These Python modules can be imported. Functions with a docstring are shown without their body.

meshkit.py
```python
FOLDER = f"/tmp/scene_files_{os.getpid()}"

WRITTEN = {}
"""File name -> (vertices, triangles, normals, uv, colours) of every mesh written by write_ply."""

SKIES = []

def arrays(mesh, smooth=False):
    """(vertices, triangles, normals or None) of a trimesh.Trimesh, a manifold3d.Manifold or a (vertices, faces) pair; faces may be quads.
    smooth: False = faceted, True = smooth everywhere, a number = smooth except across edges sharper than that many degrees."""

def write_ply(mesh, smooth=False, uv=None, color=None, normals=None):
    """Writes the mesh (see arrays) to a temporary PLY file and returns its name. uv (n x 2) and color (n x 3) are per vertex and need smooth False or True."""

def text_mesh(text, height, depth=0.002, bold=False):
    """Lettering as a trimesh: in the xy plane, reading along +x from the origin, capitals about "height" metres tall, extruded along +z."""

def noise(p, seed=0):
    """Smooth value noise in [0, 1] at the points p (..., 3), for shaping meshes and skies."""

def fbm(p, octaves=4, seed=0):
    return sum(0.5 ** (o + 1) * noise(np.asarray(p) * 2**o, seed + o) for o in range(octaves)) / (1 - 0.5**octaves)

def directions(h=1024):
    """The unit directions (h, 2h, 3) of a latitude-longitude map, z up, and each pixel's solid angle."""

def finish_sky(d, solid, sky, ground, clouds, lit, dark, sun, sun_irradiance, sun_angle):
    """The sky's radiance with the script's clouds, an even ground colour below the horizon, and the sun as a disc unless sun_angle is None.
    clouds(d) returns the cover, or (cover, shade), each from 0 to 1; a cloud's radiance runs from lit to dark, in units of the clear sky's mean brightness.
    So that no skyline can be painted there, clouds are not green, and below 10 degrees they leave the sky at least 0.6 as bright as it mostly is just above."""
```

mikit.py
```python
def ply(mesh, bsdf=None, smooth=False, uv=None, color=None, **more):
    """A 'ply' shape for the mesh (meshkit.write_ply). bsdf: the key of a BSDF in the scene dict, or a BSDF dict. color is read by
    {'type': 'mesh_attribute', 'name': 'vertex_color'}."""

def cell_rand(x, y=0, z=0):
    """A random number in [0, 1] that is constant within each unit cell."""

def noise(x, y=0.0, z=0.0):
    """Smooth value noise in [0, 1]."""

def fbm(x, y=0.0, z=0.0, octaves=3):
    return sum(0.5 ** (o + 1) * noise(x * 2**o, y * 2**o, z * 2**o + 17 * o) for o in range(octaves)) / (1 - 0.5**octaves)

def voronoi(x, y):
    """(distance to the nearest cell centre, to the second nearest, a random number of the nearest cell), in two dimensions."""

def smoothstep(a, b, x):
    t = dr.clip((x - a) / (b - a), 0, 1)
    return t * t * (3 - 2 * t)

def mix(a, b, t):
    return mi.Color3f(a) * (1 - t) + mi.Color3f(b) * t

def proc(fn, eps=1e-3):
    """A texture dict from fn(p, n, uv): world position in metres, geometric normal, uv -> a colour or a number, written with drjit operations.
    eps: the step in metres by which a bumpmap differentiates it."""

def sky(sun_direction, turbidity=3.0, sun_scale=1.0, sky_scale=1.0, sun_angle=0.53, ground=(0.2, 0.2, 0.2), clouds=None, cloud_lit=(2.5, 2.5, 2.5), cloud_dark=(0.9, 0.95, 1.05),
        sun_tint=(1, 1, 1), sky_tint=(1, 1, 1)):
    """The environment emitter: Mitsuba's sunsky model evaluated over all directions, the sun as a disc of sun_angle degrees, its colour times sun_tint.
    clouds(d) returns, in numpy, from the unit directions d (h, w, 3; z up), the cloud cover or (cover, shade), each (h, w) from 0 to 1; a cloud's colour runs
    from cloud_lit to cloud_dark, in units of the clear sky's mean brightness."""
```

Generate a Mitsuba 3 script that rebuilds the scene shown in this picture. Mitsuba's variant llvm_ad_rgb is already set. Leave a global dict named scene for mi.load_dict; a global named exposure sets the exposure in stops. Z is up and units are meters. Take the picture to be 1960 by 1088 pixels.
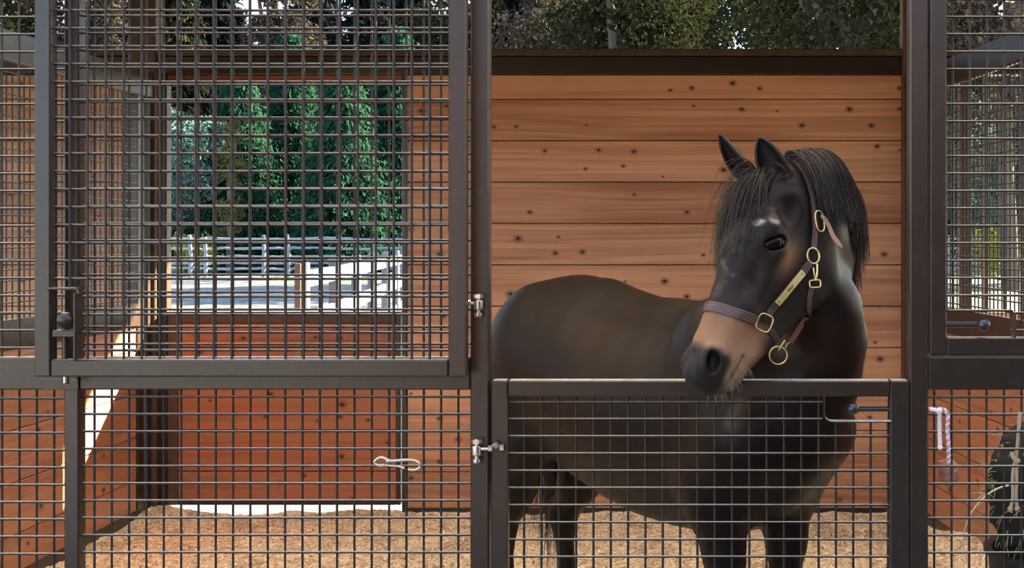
import math
import random

import drjit as dr
import mitsuba as mi
import numpy as np
import trimesh

import meshkit
import mikit
from mikit import cell_rand, fbm, mix, noise, smoothstep

T = mi.ScalarTransform4f
scene, labels = {}, {}
rng = np.random.default_rng(7)

# ---------------------------------------------------------------- camera, sky, sun, exposure
# The lens plane is parallel to the stall front; its centre was shifted (a crop), so the principal point sits at (1300, 452) of 1960 x 1088.
FOC, CX, CY, CAM_D, CAM_H = 2333.0, 1300.0, 452.0, 3.535, 1.65
scene['camera'] = {'type': 'perspective', 'fov': math.degrees(2 * math.atan(980 / FOC)), 'fov_axis': 'x', 'near_clip': 0.05, 'far_clip': 500.0,
                   'principal_point_offset_x': (980 - CX) / 1960, 'principal_point_offset_y': (544 - CY) / 1088,
                   'to_world': T().look_at(origin=[0, -CAM_D, CAM_H], target=[0, 0, CAM_H], up=[0, 0, 1])}
SUN = np.array([1.46, 1.13, 0.98]); SUN /= np.linalg.norm(SUN)

def thin_cloud(d):
    p = d[..., :2] / np.maximum(d[..., 2:3], 0.08)
    n = meshkit.fbm(np.concatenate([p * 0.9, p[..., :1] * 0 + 3.0], -1), 5, 4)
    cover = np.clip((n - 0.30) * 2.6, 0, 1) * 0.4
    shade = np.clip(meshkit.fbm(np.concatenate([p * 0.6, p[..., :1] * 0 + 9.0], -1), 3, 8), 0, 1)
    return cover, shade

scene['sky'] = mikit.sky(SUN, turbidity=3.5, sun_scale=4.0, sky_scale=1.0, sun_angle=0.6, ground=(0.25, 0.23, 0.2), clouds=thin_cloud,
                         cloud_lit=(2.2, 2.1, 2.0), cloud_dark=(1.2, 1.15, 1.1), sun_tint=(1.0, 0.97, 0.92), sky_tint=(0.90, 1.0, 1.12))
exposure = 4.35

# ---------------------------------------------------------------- helpers
def numbered(name):
    if not any(k == name or k.startswith(name + '__') for k in scene) and name not in labels:
        return name
    i = 1
    while any(k == f'{name}_{i:03d}' or k.startswith(f'{name}_{i:03d}__') for k in scene) or f'{name}_{i:03d}' in labels:
        i += 1
    return f'{name}_{i:03d}'

COUNT = {}
def part(holder, name, shape, label=None, kind=None):
    """One entry under its holder, numbered when the name is taken."""
    stem = f'{holder}__{name}'
    n = COUNT.get(stem, 0); COUNT[stem] = n + 1
    key = stem if n == 0 else f'{stem}_{n:03d}'
    scene[key] = shape
    if label or kind:
        labels[key] = {k: v for k, v in (('label', label), ('kind', kind)) if v}
    return key

def thing(name, label, category, group=None, kind=None):
    key = numbered(name)
    labels[key] = {'label': label, 'category': category}
    if group: labels[key]['group'] = group
    if kind: labels[key]['kind'] = kind
    return key

def struct(name, label):
    labels[name] = {'label': label, 'kind': 'structure'}
    return name

def at(px, py, y):
    """World point at depth y that stands where the photograph has pixel (px, py)."""
    d = y + CAM_D
    return np.array([(px - CX) * d / FOC, y, CAM_H - (py - CY) * d / FOC])

def ax(px, y): return at(px, 0, y)[0]
def az(py, y): return at(0, py, y)[2]

def bevel_box(size, b):
    """A box centred on the origin with bevelled edges (44 triangles)."""
    s = np.asarray(size, float) / 2
    b = min(b, 0.45 * s.min())
    pts = []
    for sx in (-1, 1):
        for sy in (-1, 1):
            for sz in (-1, 1):
                sg = np.array([sx, sy, sz])
                for k in range(3):
                    p = s - b; p[k] = s[k]
                    pts.append(sg * p)
    return trimesh.convex.convex_hull(np.array(pts))

BOX_CACHE = {}
def box(lo, hi, bsdf, b=0.003):
    """Shape dict of a bevelled box between two corners; boxes of one size share their ply."""
    lo, hi = np.minimum(lo, hi), np.maximum(lo, hi)
    size = tuple(np.round(hi - lo, 4))
    if (size, bsdf, b) not in BOX_CACHE:
        BOX_CACHE[size, bsdf, b] = mikit.ply(bevel_box(size, b), bsdf)
    return {**BOX_CACHE[size, bsdf, b], 'to_world': T().translate(list((np.asarray(lo) + hi) / 2))}

def hexa(c8, bsdf):
    """A plank from eight corners (four of one end, four of the other)."""
    return mikit.ply(trimesh.convex.convex_hull(np.asarray(c8, float)), bsdf)

ROD = trimesh.creation.cylinder(radius=1.0, height=1.0, sections=8)
ROD_PLY = {}
def rod(a, b, r, bsdf):
    """A wire or rod from a to b: one shared cylinder, placed by its own matrix."""
    a, b = np.asarray(a, float), np.asarray(b, float)
    if bsdf not in ROD_PLY:
        ROD_PLY[bsdf] = mikit.ply(ROD, bsdf, smooth=50)
    M = trimesh.geometry.align_vectors([0, 0, 1], (b - a) / np.linalg.norm(b - a))
    M = M @ np.diag([r, r, np.linalg.norm(b - a), 1.0])
    M[:3, 3] = (a + b) / 2
    return {**ROD_PLY[bsdf], 'to_world': T(M.tolist())}

def tube_mesh(points, radii, sides=8, closed=False, flat=1.0, up=None):
    """A swept tube; flat < 1 makes a strap, thin along the normal 'up' given per point."""
    p = np.asarray(points, float); n = len(p)
    r = np.broadcast_to(np.asarray(radii, float), (n,))
    t = (np.roll(p, -1, 0) - np.roll(p, 1, 0)) if closed else np.gradient(p, axis=0)
    t /= np.linalg.norm(t, axis=1, keepdims=True) + 1e-12
    if up is None:
        ref = np.array([0, 0, 1.0]) if abs(t[:, 2]).mean() < 0.8 else np.array([0, 1.0, 0])
        a = np.cross(t, ref); bad = np.linalg.norm(a, axis=1) < 1e-3
        a[bad] = np.cross(t[bad], [1.0, 0.1, 0])
        a /= np.linalg.norm(a, axis=1, keepdims=True)
        b = np.cross(t, a)
    else:
        b = np.broadcast_to(np.asarray(up, float), p.shape)
        b = b - t * (b * t).sum(1, keepdims=True); b = b / (np.linalg.norm(b, axis=1, keepdims=True) + 1e-12)
        a = np.cross(b, t)
    ang = (np.arange(sides) + 0.5) * 2 * math.pi / sides
    v = p[:, None] + r[:, None, None] * (np.cos(ang)[None, :, None] * a[:, None] + flat * np.sin(ang)[None, :, None] * b[:, None])
    m = n if closed else n - 1
    i, j = np.meshgrid(np.arange(m), np.arange(sides), indexing='ij')
    i2, j2 = (i + 1) % n, (j + 1) % sides
    q = np.stack([i * sides + j, i * sides + j2, i2 * sides + j2, i2 * sides + j], -1).reshape(-1, 4)
    f = np.vstack([q[:, [0, 1, 2]], q[:, [0, 2, 3]]])
    v = v.reshape(-1, 3)
    if not closed:
        k = len(v); v = np.vstack([v, p[0], p[-1]]); s = np.arange(sides); s2 = (s + 1) % sides
        f = np.vstack([f, np.stack([s2, s, s * 0 + k], 1), np.stack([(n - 1) * sides + s, (n - 1) * sides + s2, s * 0 + k + 1], 1)])
    m_ = trimesh.Trimesh(v, f, process=False)
    if m_.volume < 0: m_.invert()
    return m_

def spline(pts, n=24, closed=False):
    from scipy.interpolate import CubicSpline
    p = np.asarray(pts, float)
    if closed: p = np.vstack([p, p[:1]])
    t = np.r_[0, np.cumsum(np.linalg.norm(np.diff(p, axis=0), axis=1))]
    u = np.linspace(0, t[-1], n + 1 if closed else n)
    q = CubicSpline(t, p, bc_type='periodic' if closed else 'natural')(u)
    return q[:-1] if closed else q

def ball(c, r, sub=3):
    m = trimesh.creation.icosphere(sub, r); m.apply_translation(c); return m

def lathe(profile, axis_from, axis_to, sides=20):
    """profile: (r, t) with t in metres along the axis from axis_from towards axis_to."""
    m = trimesh.creation.revolve(np.asarray(profile, float), sections=sides)
    d = np.asarray(axis_to, float) - axis_from
    M = trimesh.geometry.align_vectors([0, 0, 1], d / np.linalg.norm(d)); M[:3, 3] = axis_from
    m.apply_transform(M); return m

def hexnut(c, axis, r, h):
    m = trimesh.creation.cylinder(radius=r, height=h, sections=6)
    M = trimesh.geometry.align_vectors([0, 0, 1], axis); M[:3, 3] = c
    m.apply_transform(M); return m
cat = trimesh.util.concatenate

# ---------------------------------------------------------------- materials (defined once)
def principled(c, rough, **more):
    return {'type': 'principled', 'base_color': c if isinstance(c, dict) else {'type': 'rgb', 'value': list(c)}, 'roughness': rough, **more}

def two(b): return {'type': 'twosided', 'bsdf': b}

def steel_col(p, n, uv):
    g = fbm(p.x * 9, p.y * 9, p.z * 9, 3)
    s = smoothstep(0.62, 0.80, fbm(p.x * 60, p.y * 60, p.z * 22 + 5, 2))
    tone_mask = smoothstep(0.80, 0.97, n.z) * (0.55 + 0.45 * noise(p.x * 40, p.y * 40, 2.0))
    base = mix(mix((0.0185, 0.0125, 0.0092), (0.0275, 0.0190, 0.0145), g), (0.036, 0.028, 0.022), s * 0.3)
    return mix(base, (0.55, 0.50, 0.43), tone_mask)          # paler tone on every face that points up
def wire_col(p, n, uv):
    tone_mask = smoothstep(0.25, 0.80, n.z) * (0.55 + 0.45 * noise(p.x * 60, p.y * 60, p.z * 9))  # paler where the wire faces up
    return mix((0.024, 0.018, 0.0145), (0.60, 0.55, 0.47), tone_mask)
scene['mat_steel'] = two(principled(mikit.proc(steel_col), 0.32, specular=0.5))
scene['mat_wire'] = two(principled(mikit.proc(wire_col), 0.40, specular=0.35))
scene['mat_galvanised'] = two({'type': 'principled', 'base_color': {'type': 'rgb', 'value': [0.62, 0.58, 0.52]}, 'metallic': 1.0, 'roughness': 0.32})
scene['mat_black_ball'] = two(principled((0.022, 0.022, 0.024), 0.28, specular=0.6))
scene['mat_brass'] = two({'type': 'principled', 'base_color': {'type': 'rgb', 'value': [0.80, 0.62, 0.30]}, 'metallic': 1.0, 'roughness': 0.28})
scene['mat_plate'] = two({'type': 'principled', 'base_color': {'type': 'rgb', 'value': [0.78, 0.62, 0.26]}, 'metallic': 0.75, 'roughness': 0.45})

PITCH = 0.245
def wood(along, dark, light, knot_seed, grey=0.0):
    """Planed cedar boards: grain runs along one horizontal axis, each board its own tone, knots here and there."""
    def f(p, n, uv):
        a = p.x if along == 'x' else p.y
        c = p.y if along == 'x' else p.x
        row = dr.floor((p.z - 0.009) / PITCH)
        r1 = cell_rand(row, knot_seed, 3)
        z = p.z + r1 * 7
        warp = noise(a * 1.3 + r1 * 31, z * 5, 2.0) * 0.035
        g1 = noise(a * 1.1 + r1 * 17, (z + warp) * 62, c * 3)
        g2 = noise(a * 4.0, (z + warp) * 190, 4.0)
        broad = fbm(a * 0.9 + row * 5.1, z * 4.0, 1.0, 3)
        t = 0.45 * broad + 0.30 * g1 + 0.13 * g2 + 0.22 * (r1 - 0.3)
        col = mix(dark, light, smoothstep(0.12, 0.72, t))
        # knots: one candidate per cell of a board
        cw, ch = 0.21, PITCH / 2
        kx, kz = dr.floor(a / cw), dr.floor((p.z - 0.009) / ch)
        ox = (kx + 0.2 + 0.6 * cell_rand(kx, kz, knot_seed + 1)) * cw
        oz = (kz + 0.2 + 0.6 * cell_rand(kx, kz, knot_seed + 2)) * ch + 0.009
        sz = 0.0045 + 0.010 * dr.square(cell_rand(kx, kz, knot_seed + 4))
        dist = dr.sqrt(dr.square((a - ox) * 0.75) + dr.square(p.z - oz)) / sz
        on = dr.select(cell_rand(kx, kz, knot_seed + 5) < 0.36, 1.0, 0.0)
        wob = 0.35 * noise(a * 160, p.z * 160, 1.0)
        col = mix(col, (0.085, 0.030, 0.016), on * (1 - smoothstep(0.9, 2.6, dist + wob)) * 0.6)
        col = mix(col, (0.022, 0.012, 0.010), on * (1 - smoothstep(0.55, 1.1, dist + wob)))
        # scuffs and dusty wear near the bottom, where animals rub
        tone_mask = smoothstep(0.58, 0.75, fbm(a * 6, p.z * 14, 8.0, 3)) * (1 - smoothstep(0.1, 1.0, p.z))
        return mix(col, (0.22, 0.17, 0.13), tone_mask * 0.30 + grey)
    return f
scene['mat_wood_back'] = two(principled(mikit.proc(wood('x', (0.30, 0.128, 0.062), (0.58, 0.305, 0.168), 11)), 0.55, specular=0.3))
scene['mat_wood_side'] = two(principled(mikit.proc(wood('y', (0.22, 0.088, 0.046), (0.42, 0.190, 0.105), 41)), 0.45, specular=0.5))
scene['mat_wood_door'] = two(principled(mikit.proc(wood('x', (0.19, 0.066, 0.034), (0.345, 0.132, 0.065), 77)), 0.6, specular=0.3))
def dark_wood(p, n, uv):
    return mix((0.055, 0.030, 0.020), (0.11, 0.060, 0.038), fbm(p.x * 14, p.y * 14, p.z * 2.2, 3))
scene['mat_dark_wood'] = two(principled(mikit.proc(dark_wood), 0.6, specular=0.3))
scene['mat_added_skylight'] = {'type': 'principledthin', 'base_color': {'type': 'rgb', 'value': [0.52, 0.53, 0.54]}, 'roughness': 0.6, 'diff_trans': 1.7, 'spec_trans': 0.0, 'eta': 1.3}  # diffuse sheet added as a soft light from above
scene['mat_roof'] = two(principled((0.10, 0.085, 0.075), 0.8))

def bedding_col(p, n, uv):
    a = noise(p.x * 110, p.y * 110, 1.0); b = noise(p.x * 230, p.y * 230, 5.0); c = fbm(p.x * 2.2, p.y * 2.2, 2.0, 3)
    col = mix((0.40, 0.31, 0.195), (0.86, 0.75, 0.53), smoothstep(0.18, 0.70, 0.55 * a + 0.45 * b))
    damp = smoothstep(0.60, 0.72, fbm(p.x * 5 + 4, p.y * 5, 7.0, 3))
    col = mix(col, (0.12, 0.075, 0.045), damp * 0.35)
    col = mix(col, (0.035, 0.025, 0.018), smoothstep(0.84, 0.92, noise(p.x * 80 + 9, p.y * 80, 3.0)) * 0.8)
    return col * (0.86 + 0.28 * c)
scene['mat_bedding'] = two(principled(mikit.proc(bedding_col), 0.9, specular=0.2))
for i, c in enumerate(((0.72, 0.55, 0.38), (0.56, 0.40, 0.26), (0.80, 0.66, 0.49))):
    scene[f'mat_shaving_{i}'] = two(principled(c, 0.85, specular=0.2))

def ground_col(p, n, uv):
    a = fbm(p.x * 0.35, p.y * 0.35, 1.0, 4); b = noise(p.x * 9, p.y * 4, 2.0)
    col = mix((0.080, 0.088, 0.098), (0.145, 0.152, 0.162), smoothstep(0.25, 0.75, 0.6 * a + 0.4 * b))
    grass = smoothstep(0.48, 0.60, fbm(p.x * 0.16 + 8, p.y * 0.30 + 2, 3.0, 3)) * smoothstep(14.0, 20.0, p.y)
    col = mix(col, (0.13, 0.17, 0.075), grass * 0.75)
    return mix(col, (0.10, 0.085, 0.065), smoothstep(0.66, 0.8, fbm(p.x * 1.4, p.y * 0.9, 6.0, 3)) * 0.6)
scene['mat_ground'] = two(principled(mikit.proc(ground_col), 0.95, specular=0.1))
def rail_col(p, n, uv):
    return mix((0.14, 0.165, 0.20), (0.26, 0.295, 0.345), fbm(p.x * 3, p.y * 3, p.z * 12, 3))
scene['mat_rail'] = two(principled(mikit.proc(rail_col), 0.8, specular=0.2))
scene['mat_post_mauve'] = two(principled((0.15, 0.14, 0.16), 0.8, specular=0.2))
scene['mat_bark'] = two(principled((0.09, 0.075, 0.065), 0.9, specular=0.1))
LEAF = {'teal': (0.085, 0.165, 0.150), 'cedar': (0.019, 0.062, 0.040), 'grey': (0.16, 0.18, 0.14), 'olive': (0.10, 0.105, 0.040), 'shade_dusk': (0.008, 0.013, 0.015), 'shade_moss': (0.018, 0.023, 0.012), 'lime': (0.24, 0.27, 0.055), 'pale': (0.040, 0.036, 0.031)}  # tall-tree leaf tones are darkened: shade put into the colour
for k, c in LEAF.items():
    scene['mat_leaf_' + k] = {'type': 'principledthin', 'base_color': {'type': 'rgb', 'value': list(c)}, 'roughness': 0.6, 'diff_trans': 0.3 if k in ('shade_dusk', 'shade_moss', 'pale') else 0.7, 'spec_trans': 0.0, 'eta': 1.3}
scene['mat_coat'] = two({'type': 'principled', 'base_color': {'type': 'mesh_attribute', 'name': 'vertex_color'}, 'roughness': 0.46, 'specular': 0.16})
scene['mat_hair'] = two(principled((0.023, 0.0165, 0.014), 0.46, specular=0.35))
scene['mat_tail'] = two(principled((0.022, 0.016, 0.012), 0.42, specular=0.5))
scene['mat_whisker'] = two(principled((0.30, 0.25, 0.18), 0.5))
scene['mat_eye'] = two(principled((0.006, 0.004, 0.003), 0.10, specular=0.14))
scene['mat_leather'] = two(principled((0.055, 0.028, 0.024), 0.42, specular=0.45))
scene['mat_leather_worn'] = two(principled((0.26, 0.145, 0.115), 0.6, specular=0.3))
scene['mat_stitch'] = two(principled((0.16, 0.105, 0.09), 0.6))
scene['mat_letter'] = two(principled((0.09, 0.055, 0.02), 0.6))
scene['mat_rope'] = two(principled((0.74, 0.66, 0.66), 0.8))
scene['mat_rope_pink'] = two(principled((0.50, 0.31, 0.32), 0.8))
scene['mat_twine'] = two(principled((0.46, 0.34, 0.22), 0.8))
scene['mat_net'] = two(principled((0.012, 0.012, 0.012), 0.8))
scene['mat_rubber'] = two(principled((0.018, 0.018, 0.018), 0.6, specular=0.4))
scene['mat_hay'] = two(principled((0.42, 0.40, 0.17), 0.8))
scene['mat_hay_pale'] = two(principled((0.62, 0.58, 0.42), 0.8))
scene['mat_salt'] = two(principled((0.34, 0.16, 0.115), 0.6))

# ================================================================ the setting
YB = 3.665                      # face of the back wall
XL = -3.10                      # face of the left partition
ZBEAM0, ZBEAM1 = 2.604, 2.752
ZSILL = 1.202
GROOVE = [0.009 + PITCH * k for k in range(12)]

# ---- floor, ground, ceiling
def bedding_mesh(x0, x1, y0, y1, cell):
    nx, ny = int((x1 - x0) / cell), int((y1 - y0) / cell)
    gx, gy = np.meshgrid(np.linspace(x0, x1, nx), np.linspace(y0, y1, ny), indexing='ij')
    p = np.stack([gx, gy, gx * 0], -1)
    h = 0.030 * meshkit.fbm(p * 2.3, 3, 1) + 0.016 * meshkit.fbm(p * 11, 2, 2) + 0.006 * meshkit.noise(p * 46, 3) + 0.008 * meshkit.noise(p * 100, 4) - 0.028
    # heaped along the walls, kicked thin by the doors
    xr = 2.3 - 0.1286 * (gy + CAM_D)
    h += 0.022 * np.exp(-((y1 - gy) / 0.10) ** 2) * (0.35 + 0.9 * meshkit.noise(p * 5.2, 9))
    h += 0.060 * np.exp(-((gx - XL) / 0.22) ** 2) * meshkit.noise(p * 3.1, 10)
    h += 0.30 * np.exp(-((gx - xr) / 0.20) ** 2) * np.exp(-((gy - 2.15) / 0.75) ** 2) * (0.25 + meshkit.noise(p * 2.5, 12))
    v = np.stack([gx, gy, h], -1).reshape(-1, 3)
    i, j = np.meshgrid(np.arange(nx - 1), np.arange(ny - 1), indexing='ij')
    a = i * ny + j
    q = np.stack([a, a + ny, a + ny + 1, a + 1], -1).reshape(-1, 4)
    keep = (gx <= xr + 0.02)[:-1, :-1].reshape(-1)
    return v, q[keep], h, (gx, gy)
struct('floor', 'stall floor deep in tan wood shaving bedding')
fv, fq, fh, fg = bedding_mesh(XL, 1.86, 0.05, YB, 0.0095)
scene['floor'] = mikit.ply((fv, fq), 'mat_bedding', smooth=True)
# loose shavings lying on it: curled chips
def chips(n, seed):
    r = np.random.default_rng(seed)
    x = r.uniform(XL + 0.05, 1.8, n); y = 0.1 + (YB - 0.16) * r.random(n)
    ok = x < 2.3 - 0.1286 * (y + CAM_D) - 0.05
    x, y = x[ok], y[ok]; n = len(x)
    nx, ny = fh.shape
    z = fh[((x - XL) / (1.86 - XL) * (nx - 1)).round().astype(int), ((y - 0.05) / (YB - 0.05) * (ny - 1)).round().astype(int)]
    a = r.uniform(0, 2 * math.pi, n); L = r.uniform(0.004, 0.011, n); W = L * r.uniform(0.3, 0.8, n); tl = r.normal(0, 0.45, n); tw = r.normal(0, 0.5, n)
    d = np.stack([np.cos(a) * np.cos(tl), np.sin(a) * np.cos(tl), np.sin(tl)], 1); w = np.stack([-np.sin(a) * np.cos(tw), np.cos(a) * np.cos(tw), np.sin(tw)], 1)
    nrm = np.cross(d, w); nrm *= np.sign(nrm[:, 2:3]); c = np.stack([x, y, z + 0.005], 1)
    bow = nrm * (L * 0.35)[:, None]
    P = [c - d * L[:, None] - w * W[:, None], c - d * L[:, None] + w * W[:, None], c - w * W[:, None] + bow, c + w * W[:, None] + bow, c + d * L[:, None] - w * W[:, None], c + d * L[:, None] + w * W[:, None]]
    v = np.stack(P, 1).reshape(-1, 3); b = np.arange(n)[:, None] * 6
    f = np.concatenate([b + np.array([q]) for q in ((0, 2, 3), (0, 3, 1), (2, 4, 5), (2, 5, 3))])
    return v, f
for i in range(3):
    part('floor', 'shavings', mikit.ply(chips(14000, 20 + i), f'mat_shaving_{i}'), kind='stuff')

struct('ground', 'pale sandy paddock ground with thin grass')
gx, gy = np.meshgrid(np.r_[-160, -80, np.arange(-45, 30, 1.5), 80, 160], np.r_[-60, -30, -15, -8, -4, 0, 3.6, np.arange(4, 75, 1.5), 110, 200], indexing='ij')
gp = np.stack([gx, gy, gx * 0], -1)
gz = np.where(gy > 6, 0.10 * meshkit.fbm(gp * 0.4, 3, 5) - 0.09, -0.045)
gi, gj = np.meshgrid(np.arange(gx.shape[0] - 1), np.arange(gx.shape[1] - 1), indexing='ij')
ga = gi * gx.shape[1] + gj
scene['ground'] = mikit.ply((np.stack([gx, gy, gz], -1).reshape(-1, 3), np.stack([ga, ga + gx.shape[1], ga + gx.shape[1] + 1, ga + 1], -1).reshape(-1, 4)), 'mat_ground', smooth=True)

struct('ceiling', 'dark roof over the stalls')
ROOF_FRONT, ROOF_BACK, ROOF_ZF, ROOF_ZB = -0.38, 6.22, 3.12, 3.80
def roof_z(y): return ROOF_ZF + (ROOF_ZB - ROOF_ZF) * (y - ROOF_FRONT) / (ROOF_BACK - ROOF_FRONT)
for i in range(16):                                   # a shed roof: sheets that fall towards the front
    x0 = -11 + i * 1.3
    part('ceiling', 'roof_sheet', hexa([[x, y, roof_z(y) + t] for x in (x0 + 0.005, x0 + 1.295) for y in (1.35, ROOF_BACK) for t in (0, 0.05)], 'mat_roof'))
    v = [[x, y, roof_z(y) + 0.03] for x, y in ((x0 + 0.005, ROOF_FRONT), (x0 + 1.295, ROOF_FRONT), (x0 + 1.295, 1.345), (x0 + 0.005, 1.345))]
    part('ceiling', 'added_skylight_sheet', mikit.ply((v, [[0, 1, 2, 3]]), 'mat_added_skylight'))  # unseen translucent sheets added to brighten bedding and horse from above
for y in (0.03, 1.9, 3.72, 6.1):
    part('ceiling', 'beam', box([-11, y - 0.05, roof_z(y) - 0.17], [9.8, y + 0.05, roof_z(y) - 0.008], 'mat_roof', 0.008))
part('ceiling', 'added_header', box([-11, 1.36, 2.62], [9.8, 1.43, roof_z(1.36) - 0.003], 'mat_roof', 0.008))  # unseen board added to shade the upper back wall
struct('wall_added_wing', 'added unseen dark timber wall at right angles to the stall front')  # wall added out of view to block sky light from the right
for k in range(18):
    part('wall_added_wing', 'plank', box([4.3, -8.0, 0.24 * k - 0.05], [4.36, -1.0, 0.24 * k + 0.185], 'mat_dark_wood', 0.004))
struct('wall_added_opposite', 'added unseen dark timber wall across the yard')  # wall added out of view to cut the low light from the front
for k in range(18):
    part('wall_added_opposite', 'plank', box([-2.6, -8.07, 0.24 * k - 0.05], [4.29, -8.01, 0.24 * k + 0.185], 'mat_dark_wood', 0.004))

# ---- back wall: horizontal boards between the openings, steel beam over them
struct('wall_back', 'back wall of stained horizontal cedar boards')
def boards(holder, x0, x1, z_top, bsdf, r):
    for k in range(len(GROOVE) - 1):
        z0, z1 = GROOVE[k] + 0.0022, min(GROOVE[k + 1], z_top) - 0.0022
        if z1 - z0 < 0.03: continue
        jog = r.uniform(-0.0015, 0.0015)
        part(holder, 'plank', box([x0, YB + 0.0015 + jog, z0], [x1, YB + 0.045, z1], bsdf, 0.0045))
rb = np.random.default_rng(3)
XD0, XD1 = ax(318, YB), ax(770, YB)                   # the doorway
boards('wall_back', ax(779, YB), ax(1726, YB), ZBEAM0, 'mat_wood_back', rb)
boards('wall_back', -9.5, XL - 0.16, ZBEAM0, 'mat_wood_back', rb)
part('wall_back', 'backing', box([ax(779, YB), YB + 0.046, 0.0], [ax(1726, YB), YB + 0.06, ZBEAM0], 'mat_dark_wood', 0.002))
part('wall_back', 'backing', box([-9.5, YB + 0.046, 0.0], [XL - 0.16, YB + 0.06, ZBEAM0], 'mat_dark_wood', 0.002))
part('wall_back', 'kick_channel', box([ax(777, YB), YB - 0.012, -0.02], [ax(1726, YB), YB - 0.002, 0.045], 'mat_steel', 0.003))
part('wall_back', 'beam', box([-9.5, YB - 0.02, ZBEAM0], [7.5, YB + 0.09, az(108, YB)], 'mat_steel', 0.006), 'grey steel beam')
part('wall_back', 'beam_cap', box([-9.5, YB - 0.035, az(108, YB) + 0.001], [7.5, YB + 0.10, ZBEAM1], 'mat_dark_wood', 0.006), 'brown timber cap')
for a, b in ((250, 300), (1727, 1742)):               # corner posts, up to the roof
    part('wall_back', 'post', box([ax(a, YB - 0.03), YB - 0.05, -0.03], [ax(b, YB - 0.03), YB + 0.055, roof_z(YB) - 0.18], 'mat_dark_wood', 0.006))
for a, b in ((1840, 1861), (1886, 1892)):             # posts of the next stall's open back
    part('wall_back', 'post', box([ax(a, YB), YB + 0.0, -0.03], [ax(b, YB), YB + 0.08, ZBEAM0 - 0.001], 'mat_dark_wood', 0.006))
boards('wall_back', ax(1743, YB) + 0.01, ax(1743, YB) + 5.2, 1.20, 'mat_wood_back', rb)
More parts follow.
